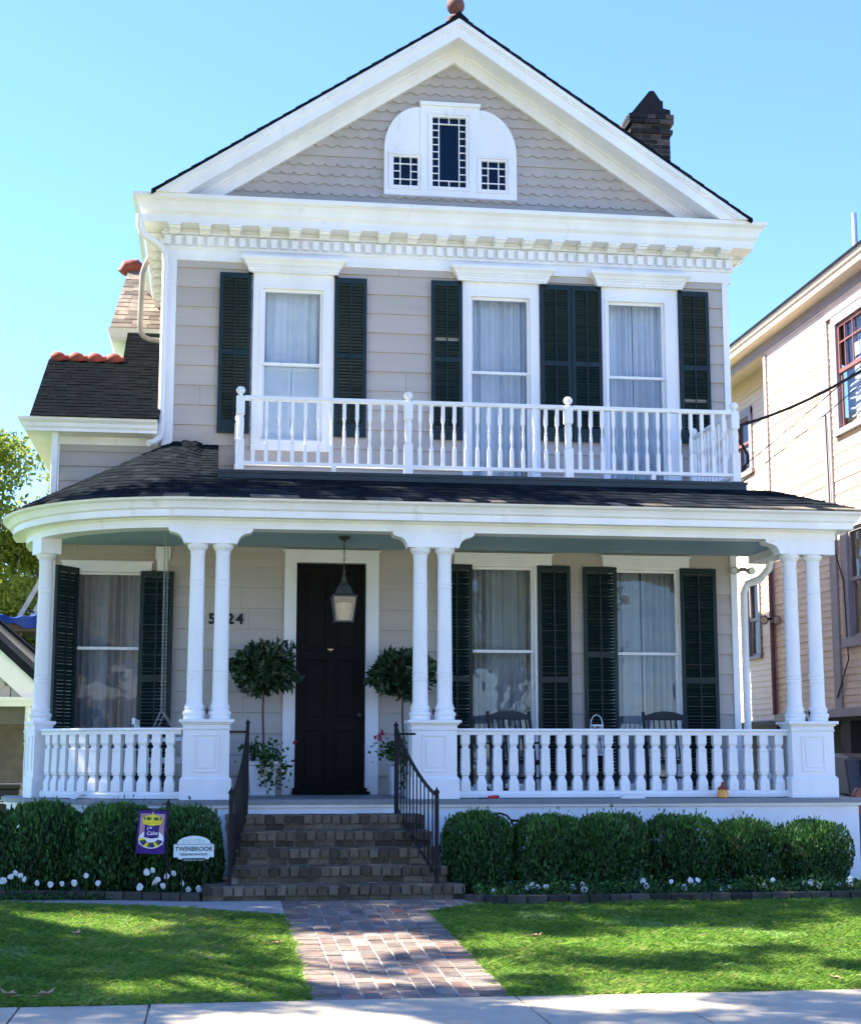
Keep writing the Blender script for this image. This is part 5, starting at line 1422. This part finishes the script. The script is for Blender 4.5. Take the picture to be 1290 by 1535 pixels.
# parked car under the house, tail to the street
car = thing('parked_car', 'dark grey car parked in the shadow beneath the cream house, one red tail light showing', 'car', (9.72, 3.1, .2))
cx_, y0, y1 = 9.72, 1.0, 5.4
side = [(y0 + .05, .42), (y0, .62), (y0 + .03, .98), (y0 + .10, 1.06), (y0 + .95, 1.14), (y1 - 1.3, 1.14), (y1 - .15, .98), (y1, .72), (y1 - .05, .42)]
part('body', MB().prism(side, lambda a, b: (cx_ - .86, a, b), lambda a, b: (cx_ + .86, a, b)), 'car', car, bevel=.07)
cab = [(y0 + .12, 1.06), (y0 + .55, 1.62), (y0 + .9, 1.68), (y0 + 2.3, 1.66), (y0 + 3.15, 1.12)]
part('cabin', MB().prism(cab, lambda a, b: (cx_ - .82 + .22 * max(0, b - 1.06), a, b), lambda a, b: (cx_ + .82 - .22 * max(0, b - 1.06), a, b)), 'car', car, bevel=.05)
gw = MB().add([(cx_ - .62, y0 + .165, 1.12 + .02), (cx_ + .62, y0 + .165, 1.14), (cx_ + .52, y0 + .50, 1.57), (cx_ - .52, y0 + .50, 1.57)], [(0, 1, 2, 3)])
gw.v = [(a, b - .02, c_ + .01) for a, b, c_ in gw.v]; part('rear_window', gw, 'car_glass', car)
for s in (-1, 1):
    b = MB(); X = cx_ + s * .80
    b.prism([(-.10, .80), (.06, .80), (.06, 1.05), (-.02, 1.15), (-.10, 1.17)], lambda a, z_: (cx_ + s * (.80 + a * .6), y0 - .03, z_ + .04), lambda a, z_: (cx_ + s * (.80 + a * .6), y0 + .10, z_ + .04)); part('tail_light', b, 'tail', car, bevel=.012)
    b2 = MB().sphere((cx_ + s * .79, y0 - .035, 1.03), .022, 8); part('reversing_lamp', b2, 'silver', car)
    for yy in (y0 + .85, y1 - .9):
        w = MB(); w.lathe([(.20, -.10), (.30, -.11), (.33, -.08), (.33, .08), (.30, .11), (.20, .10)], (0, 0, 0), 20)
        w.v = [(cx_ + s * .78 + c_, yy + a, .2 + .33 + b) for a, b, c_ in w.v]; wh = part('wheel', w, 'tyre', car)
        rm = MB().lathe([(.19, -.09), (.20, .09), (.05, .10), (.001, .10)], (0, 0, 0), 14); rm.v = [(cx_ + s * (.78 + c_ * 1.05), yy + a, .53 + b) for a, b, c_ in rm.v]; part('rim', rm, 'alu', wh)
part('bumper', MB().box(cx_ - .84, cx_ + .84, y0 - .06, y0 + .1, .42, .66), 'car', car, bevel=.03)

# overhead service cable
A = Vector((6.98, .05, 6.09)); B_ = Vector((4.936 + .03, -6, 4.752))
dirc = Vector((5.02, -6.03, -.02))
def sag(a, b, s, n=24): return [Vector(a).lerp(Vector(b), i / n) - Vector((0, 0, s * 4 * (i / n) * (1 - i / n))) for i in range(n + 1)]
E0 = Vector((10.1, -3.0, 8.3))
sc_ = thing('service_cable', 'thick black electric cable running from the balcony corner up past the cream house', 'cable', tuple(A))
part('main_cable', MB().tube(sag(A, E0, .42), .02, 6), 'cable', sc_)
part('thin_wire', MB().tube(sag((6.98, .1, 5.45), E0 + Vector((0, .2, .3)), .12), .007, 5), 'cable', sc_)
part('thin_wire', MB().tube(sag((6.98, .1, 5.25), E0 + Vector((.1, .3, .05)), .10), .007, 5), 'cable', sc_)
part('drip_loop', MB().tube([A, A + Vector((.01, -.02, -.12)), A + Vector((.10, -.03, -.25)), A + Vector((.17, -.03, -.38)), A + Vector((.17, -.03, -.50)), A + Vector((.10, -.02, -.60)), A + Vector((.0, .0, -.60))], .015, 6)
     .tube([A, A + Vector((.02, -.03, -.13)), A + Vector((.12, -.05, -.27)), A + Vector((.185, -.05, -.40)), A + Vector((.18, -.05, -.54)), A + Vector((.09, -.03, -.62)), A + Vector((.0, .02, -.63))], .012, 6), 'cable', sc_)
part('wall_anchor', MB().box(6.93, 7.0, .0, .1, 6.03, 6.15), 'iron', sc_)
pole = thing('utility_pole', 'wooden utility pole beyond the right edge of the view carrying the service cable', 'pole', (10.1, -3.0, 0))
part('pole_shaft', MB().lathe([(.16, -.3), (.12, 9.2), (.0, 9.22)], (10.1, -3.0, 0), 14), 'bark', pole, True)
part('crossarm', MB().box(9.3, 10.9, -3.06, -2.94, 8.35, 8.47), 'bark', pole)

# ================================================================== NEIGHBOURS ON THE LEFT
gp = thing('gabled_porch', 'white gabled porch of the neighbouring house on the left, scale shingles in its gable', 'porch', (-5.5, 9, .2))
GX, GS, GY = -6.2, .90, 8.0
gzr = lambda x: 3.67 - GS * (x + 3.73)
def band(a, b, y0, y1, x1=-2.95):
    return MB().plate([(GX, gzr(GX) - a), (x1, gzr(x1) - a), (x1, gzr(x1) - b), (GX, gzr(GX) - b)], y0, y1).plate([(GX, gzr(GX) - a), (2 * GX - x1, gzr(x1) - a), (2 * GX - x1, gzr(x1) - b), (GX, gzr(GX) - b)], y0, y1)
part('rake_board', band(.16, .62, GY - .06, GY + .1), 'white', gp)
part('roof', band(-.02, .16, GY - .1, GY + 4), 'roof', gp)
part('gable_lining', MB().add([(-9.4, GY + .03, 2.6), (-3.0, GY + .03, 2.6), (GX, GY + .03, 5.4)], [(0, 1, 2)]), 'shingle_wall', gp)
gsh = MB()
for j in range(12):
    for i in range(30):
        x = -9 + i * .2 + (j % 2) * .1; zb = 2.70 + j * .15
        if gzr(-abs(x - GX) * -1 + GX) - .55 < zb + .1: continue
        gsh.prism([(x + .09 * math.cos(a), zb - .07 * math.sin(a)) for a in [PI * k / 8 for k in range(9)]] + [(x - .09, zb + .16), (x + .09, zb + .16)], lambda a, b: (a, GY - .015 - .01 * (zb + .16 - b) / .2, b), lambda a, b: (a, GY + .01, b), rnd.random())
part('gable_shingles', gsh, 'shingle_wall', gp)
part('porch_beam', MB().box(-9.5, -2.95, GY - .12, GY + .1, 2.50, 2.62).box(-9.5, -2.98, GY - .16, GY + .1, 2.60, 2.66), 'white', gp)
part('inner_wall', MB().box(-9.3, -3.0, GY + 2.2, GY + 2.3, .1, 3.2).box(-9.3, -3.1, GY + .2, GY + .3, 2.2, 2.5), 'grey_trim', gp)
part('post', MB().lathe([(.055, 0), (.055, .85), (.04, .90), (.062, .95), (.045, 1.0), (.05, 1.3), (.045, 1.62), (.06, 1.66), (.04, 1.70), (.055, 1.75), (.055, 2.35)], (-3.19, GY - .02, .2), 12), 'white', gp, True)
up = thing('neighbour_roof', 'grey boarded roof slope rising just behind the white gabled porch on the left', 'roof', (-5, 12, .2))
p2 = MB(); f2 = lambda x: 4.18 - .85 * (x + 4.1)
p2.plate([(-8, f2(-8)), (-3.0, f2(-3.0)), (-3.0, f2(-3.0) - .38), (-8, f2(-8) - .38)], 11.0, 11.15); part('fascia', p2, 'white_worn', up)
p2 = MB().plate([(-8, f2(-8) + .05), (-3.0, f2(-3.0) + .05), (-3.0, f2(-3.0) - .02), (-8, f2(-8) - .02)], 10.9, 14); part('roof_slope', p2, 'roof', up)
part('wall', MB().box(-8, -3.2, 11.2, 14, -.1, 3.0), 'grey_trim', up)
tb_ = thing('timber_rack', 'dark flat timber platform above the neighbouring roof under the blue tarpaulin', 'platform', (-4, 13, .2))
part('deck', MB().box(-6.5, -3.30, 12.2, 14.2, 4.15, 4.42).box(-4.3, -3.35, 12.16, 12.2, 4.22, 4.36), 'grey_trim', tb_)
part('post', MB().box(-4.05, -3.9, 12.4, 12.55, -.1, 4.15), 'grey_trim', tb_); part('post', MB().box(-6.4, -6.2, 12.4, 12.55, -.1, 4.15), 'grey_trim', tb_)
tp = MB(); n1, n2 = 40, 12; vs = []
for j in range(n2 + 1):
    for i in range(n1 + 1):
        x = -6.4 + 3.25 * i / n1; v = j / n2
        yy = 12.12 + (0 if v < .35 else (v - .35) * 2.6); zz = (4.24 + .22 * v / .35 if v < .35 else 4.47) + .03 * math.sin(x * 7 + v * 3) + .02 * math.sin(x * 17 + j)
        vs.append((x, yy - .02 * math.sin(x * 9), zz - (.06 * math.sin(x * 5) if j == 0 else 0)))
tp.add(vs, [(j * (n1 + 1) + i, j * (n1 + 1) + i + 1, (j + 1) * (n1 + 1) + i + 1, (j + 1) * (n1 + 1) + i) for j in range(n2) for i in range(n1)])
single('tarpaulin', tp, 'tarp', 'crumpled bright blue tarpaulin spread over the dark platform at the left edge', 'tarpaulin', smooth=True)
ld = thing('ladder', 'aluminium extension ladder leaning above the blue tarpaulin at the left', 'ladder', (-3.75, 12.6, 4.45))
a0 = Vector((-3.92, 12.6, 4.45)); a1 = Vector((-2.35, 12.4, 7.4)); wv = Vector((.05, .42, 0))
part('rail', MB().bar(a0 - wv / 2, a1 - wv / 2, .09, .03, up=(0, 1, 0)), 'alu', ld); part('rail', MB().bar(a0 + Vector((.16, .1, -.02)), a1 + Vector((.16, .1, -.02)), .09, .03, up=(0, 1, 0)), 'alu', ld)
for i in range(10):
    p = a0.lerp(a1, (i + .5) / 10); part('rung', MB().tube([p - wv / 2, p + Vector((.16, .1, -.02))], .018, 6), 'iron', ld)
bn = thing('wheelie_bin', 'black lidded bin behind the left end of the hedge', 'bin', (-2.95, 3.0, .2))
part('bin_body', MB().prism([(-3.30, .25), (-2.70, .25), (-2.66, 1.18), (-3.34, 1.18)], lambda a, b: (a, 2.7, b), lambda a, b: (a, 3.35, b)), 'bin', bn, bevel=.02)
part('lid', MB().box(-3.36, -2.64, 2.66, 3.40, 1.18, 1.25), 'bin', bn, bevel=.02)
part('lettering_bar', MB().box(-3.06, -2.86, 2.685, 2.70, .98, 1.0).box(-3.03, -2.90, 2.685, 2.70, 1.015, 1.03), 'text_dim', bn)
for s in (-3.28, -2.72): part('wheel', MB().tube([(s - .03, 3.3, .32), (s + .03, 3.3, .32)], .12, 14), 'tyre', bn)

# ================================================================== TREES
def tree(label, x, y, H, cr, seed, nleaf, size, trunk=.25, crown0=.35, clumps=26, loc_z=0, flat=.8, grp=None, mid='leaf', tint=.5, cs=None):
    r = np.random.default_rng(seed); rr = random.Random(seed)
    t = thing('tree', label, 'tree', (x, y, loc_z), grp)
    given = cs; cs = list(cs) if cs else []; clumps = len(cs) or clumps
    for i in range(0 if given else clumps):
        a = rr.uniform(0, 2 * PI); q = rr.random() ** .5 * cr * .8; zz = loc_z + H * (crown0 + (1 - crown0) * (.12 + .78 * rr.random()))
        rel = (zz - loc_z - H * crown0) / (H * (1 - crown0)); q *= math.sqrt(max(.12, 1 - (2 * rel - .85) ** 2))
        cs.append((x + q * math.cos(a), y + q * math.sin(a), zz, cr * rr.uniform(.22, .40)))
    b = MB().tube([(x, y, loc_z - .2), (x + .1, y, loc_z + H * .2), (x - .05, y + .1, loc_z + H * .45), (x, y, loc_z + H * .8)], [trunk * 1.25, trunk, trunk * .7, trunk * .15], 10)
    for c_ in cs:
        h0 = loc_z + H * rr.uniform(.18, .5); m = ((x + c_[0]) / 2 + rr.uniform(-.3, .3), (y + c_[1]) / 2 + rr.uniform(-.3, .3), (h0 + c_[2]) / 2 + .2)
        if not given or c_[0] < x + .5: b.tube([(x, y, h0), m, c_[:3]], [trunk * .4, trunk * .22, trunk * .05], 6)
    part('trunk', b, 'bark', t, True)
    per = nleaf // clumps; C_ = []; A_ = []; T_ = []
    for c_ in cs:
        d = unit(r.normal(size=(per, 3))); rad = c_[3] * r.random(per) ** .38
        p = d * rad[:, None] * np.array([1.1, 1.1, flat]); p *= (1 + .35 * vnoise(p + np.array(c_[:3]), 3.0 / max(cr * .25, .3), seed))[:, None]
        C_.append(p + np.array(c_[:3])); A_.append(d * .4 + r.normal(size=(per, 3)) + np.array([0, 0, -.25])); T_.append(np.full(per, rr.uniform(-.18, .18)) + tint + .2 * r.normal(size=per))
    C_ = np.concatenate(C_) - np.array([x, y, loc_z])
    part('crown', leaf_mesh('crown', C_, np.concatenate(A_), r.uniform(.7, 1.3, len(C_)) * size, .5, np.concatenate(T_), r=r), mid, t)
tree('bright green feathery tree rising behind the neighbouring porch at the left edge', -5.6, 17, 10.2, 2.5, 31, 52000, .15, crown0=.10, clumps=52, grp='trees behind the left neighbour', tint=.74)
tree('green leafy tree between the bright feathery tree and the house wing', -3.7, 19, 8.6, 1.7, 32, 34000, .13, crown0=.08, clumps=40, grp='trees behind the left neighbour', tint=.72)
tree('slender pale green tree crown showing just above the porch roof at the left', -3.9, 24, 11.2, 1.3, 33, 14000, .11, crown0=.3, clumps=30, grp='trees behind the left neighbour', tint=.7)
tree('low dense green tree filling the gap under the ladder', -4.6, 22, 6.0, 3.0, 34, 30000, .16, crown0=.0, clumps=30, grp='trees behind the left neighbour', tint=.45)
SHADE_TREES = True
# unseen oak added outside the frame, leaf clumps shaped to shade lawn and porch
OAK = []
ro = random.Random(12)
SDX, SDY = .951 / math.tan(math.radians(50)), -.309 / math.tan(math.radians(50))
LIT = [(-1.9, -5.75, 1.6, .55), (.25, -8.55, .4, .18), (2.55, -6.95, .35, .14), (3.7, -7.4, .4, .12), (4.55, -6.85, .7, .26), (6.0, -6.75, .8, .28), (5.2, -7.95, .8, .12), (2.15, -8.1, .2, .12), (3.1, -8.9, .5, .08),
       (4.5, -8.9, .4, .08), (1.2, -6.75, .5, .16), (1.0, -7.7, .25, .12), (1.7, -8.6, .35, .14), (.5, -10.1, .7, .12), (2.7, -9.75, .5, .08)]
tries = 0
while len(OAK) < 640 and tries < 120000:
    tries += 1
    gx_, gy_ = ro.uniform(-4.0, 8.5), ro.uniform(-11.2, -3.2)
    if len(OAK) % 5 == 4: gx_, gy_ = ro.uniform(-3.5, 1.6), ro.uniform(-3.2, .6)
    cz, cr_ = ro.uniform(8.5, 14.5), ro.uniform(.26, .55)
    cx, cy = gx_ - SDX * cz, gy_ - SDY * cz
    if not (cx + cr_ * 1.4 < -.134 * (cy + 20) - .3 or cz - cr_ * 1.3 > 1.6 + .55 * (cy + 20)): continue
    if any(((gx_ - a) / (ra + cr_ * 1.15)) ** 2 + ((gy_ - b) / (rb + cr_ * 1.05)) ** 2 < 1 for a, b, ra, rb in LIT): continue
    if any((gx_ - SDX * -q[2] * 0 - (q[0] + SDX * q[2])) ** 2 + (gy_ - (q[1] + SDY * q[2])) ** 2 < .05 for q in OAK): continue
    OAK.append((cx, cy, cz, cr_))
tree('unseen spreading live oak added to shade the front garden from the left, outside the picture', -8.8, -.4, 14.0, 5.5, 41, 108000, .14, trunk=.42, grp='shade trees beside the garden', cs=OAK)

# ================================================================== ACROSS THE STREET (seen only in the window glass)
oh = thing('opposite_house', 'pale two storey house with a columned porch on the other side of the street', 'house', (0, -36, 0))
part('wall', MB().box(-7, 7, -44, -36, -.2, 7.2), 'cream', oh)
part('roof', MB().prism([(-7.6, 7.1), (7.6, 7.1), (0, 11.5)], lambda a, b: (a, -44.5, b), lambda a, b: (a, -34, b)), 'roof_tan', oh)
part('porch_beam', MB().box(-7.2, 7.2, -34.2, -33.8, 3.6, 4.2).box(-7.2, 7.2, -36, -33.8, 4.2, 4.3), 'white', oh)
part('porch_floor', MB().box(-7.2, 7.2, -36, -33.6, -.2, .8), 'white', oh)
for x in (-6.9, -3.5, -1.3, 1.3, 3.5, 6.9): part('column', MB().lathe([(.2, .8), (.2, 1.0), (.15, 1.1), (.13, 3.4), (.2, 3.6)], (x, -34, 0), 14), 'white', oh, True)
for x in (-4.8, 0, 4.8):
    part('window', MB().box(x - .6, x + .6, -35.98, -35.95, 4.9, 6.6), 'car_glass', oh); part('window', MB().box(x - .6, x + .6, -35.98, -35.95, 1.2, 3.2), 'car_glass', oh)
tree('street tree in front of the opposite house, on its left', -9.5, -29, 10, 4.0, 51, 5000, .4, trunk=.3, crown0=.3, clumps=20, grp='trees across the street')
tree('street tree in front of the opposite house, on its right', 9.0, -28, 11, 4.2, 52, 5000, .4, trunk=.3, crown0=.3, clumps=20, grp='trees across the street')

# ================================================================== LIGHT, SKY, CAMERA
SUN_AZ, SUN_EL = math.radians(-72), math.radians(50)      # azimuth measured from +Y (behind the house) towards +X
dirs = Vector((math.sin(SUN_AZ) * math.cos(SUN_EL), math.cos(SUN_AZ) * math.cos(SUN_EL), math.sin(SUN_EL)))
sun = bpy.data.lights.new('sun', 'SUN'); sun.energy = 5.0; sun.angle = math.radians(.53); sun.color = (1, .91, .76)
so = bpy.data.objects.new('sun', sun); so.rotation_euler = dirs.to_track_quat('Z', 'Y').to_euler(); so.location = dirs * 60; COL.objects.link(so)
w = bpy.data.worlds.new('World'); scene.world = w; w.use_nodes = True
nt = w.node_tree; bg = nt.nodes['Background']
sky = nt.nodes.new('ShaderNodeTexSky'); sky.sky_type = 'NISHITA'; sky.sun_disc = False
sky.sun_elevation = SUN_EL; sky.sun_rotation = SUN_AZ; sky.altitude = 10; sky.air_density = 1.0; sky.dust_density = .0; sky.ozone_density = 4.0
tw_ = nt.nodes.new('ShaderNodeMix'); tw_.data_type = 'RGBA'; tw_.blend_type = 'MULTIPLY'; tw_.inputs['Factor'].default_value = 1
tw_.inputs['B'].default_value = (.69, .82, 1.17, 1)
nt.links.new(sky.outputs[0], tw_.inputs['A']); nt.links.new(tw_.outputs['Result'], bg.inputs['Color']); bg.inputs['Strength'].default_value = .096
cam = bpy.data.cameras.new('camera'); co = bpy.data.objects.new('camera', cam); COL.objects.link(co)
co.location = (0, -20, 1.6); co.rotation_euler = (PI / 2 + .15776, 0, -.1382)
cam.sensor_fit = 'VERTICAL'; cam.sensor_height = 36; cam.lens = 36 * 2324.5 / 1535; cam.clip_end = 2000; cam.clip_start = .1
scene.camera = co
vs_ = scene.view_settings; vs_.view_transform = 'Standard'; vs_.look = 'None'; vs_.exposure = 2.12; vs_.gamma = 1
scene.cycles.max_bounces = 8; scene.cycles.transparent_max_bounces = 12
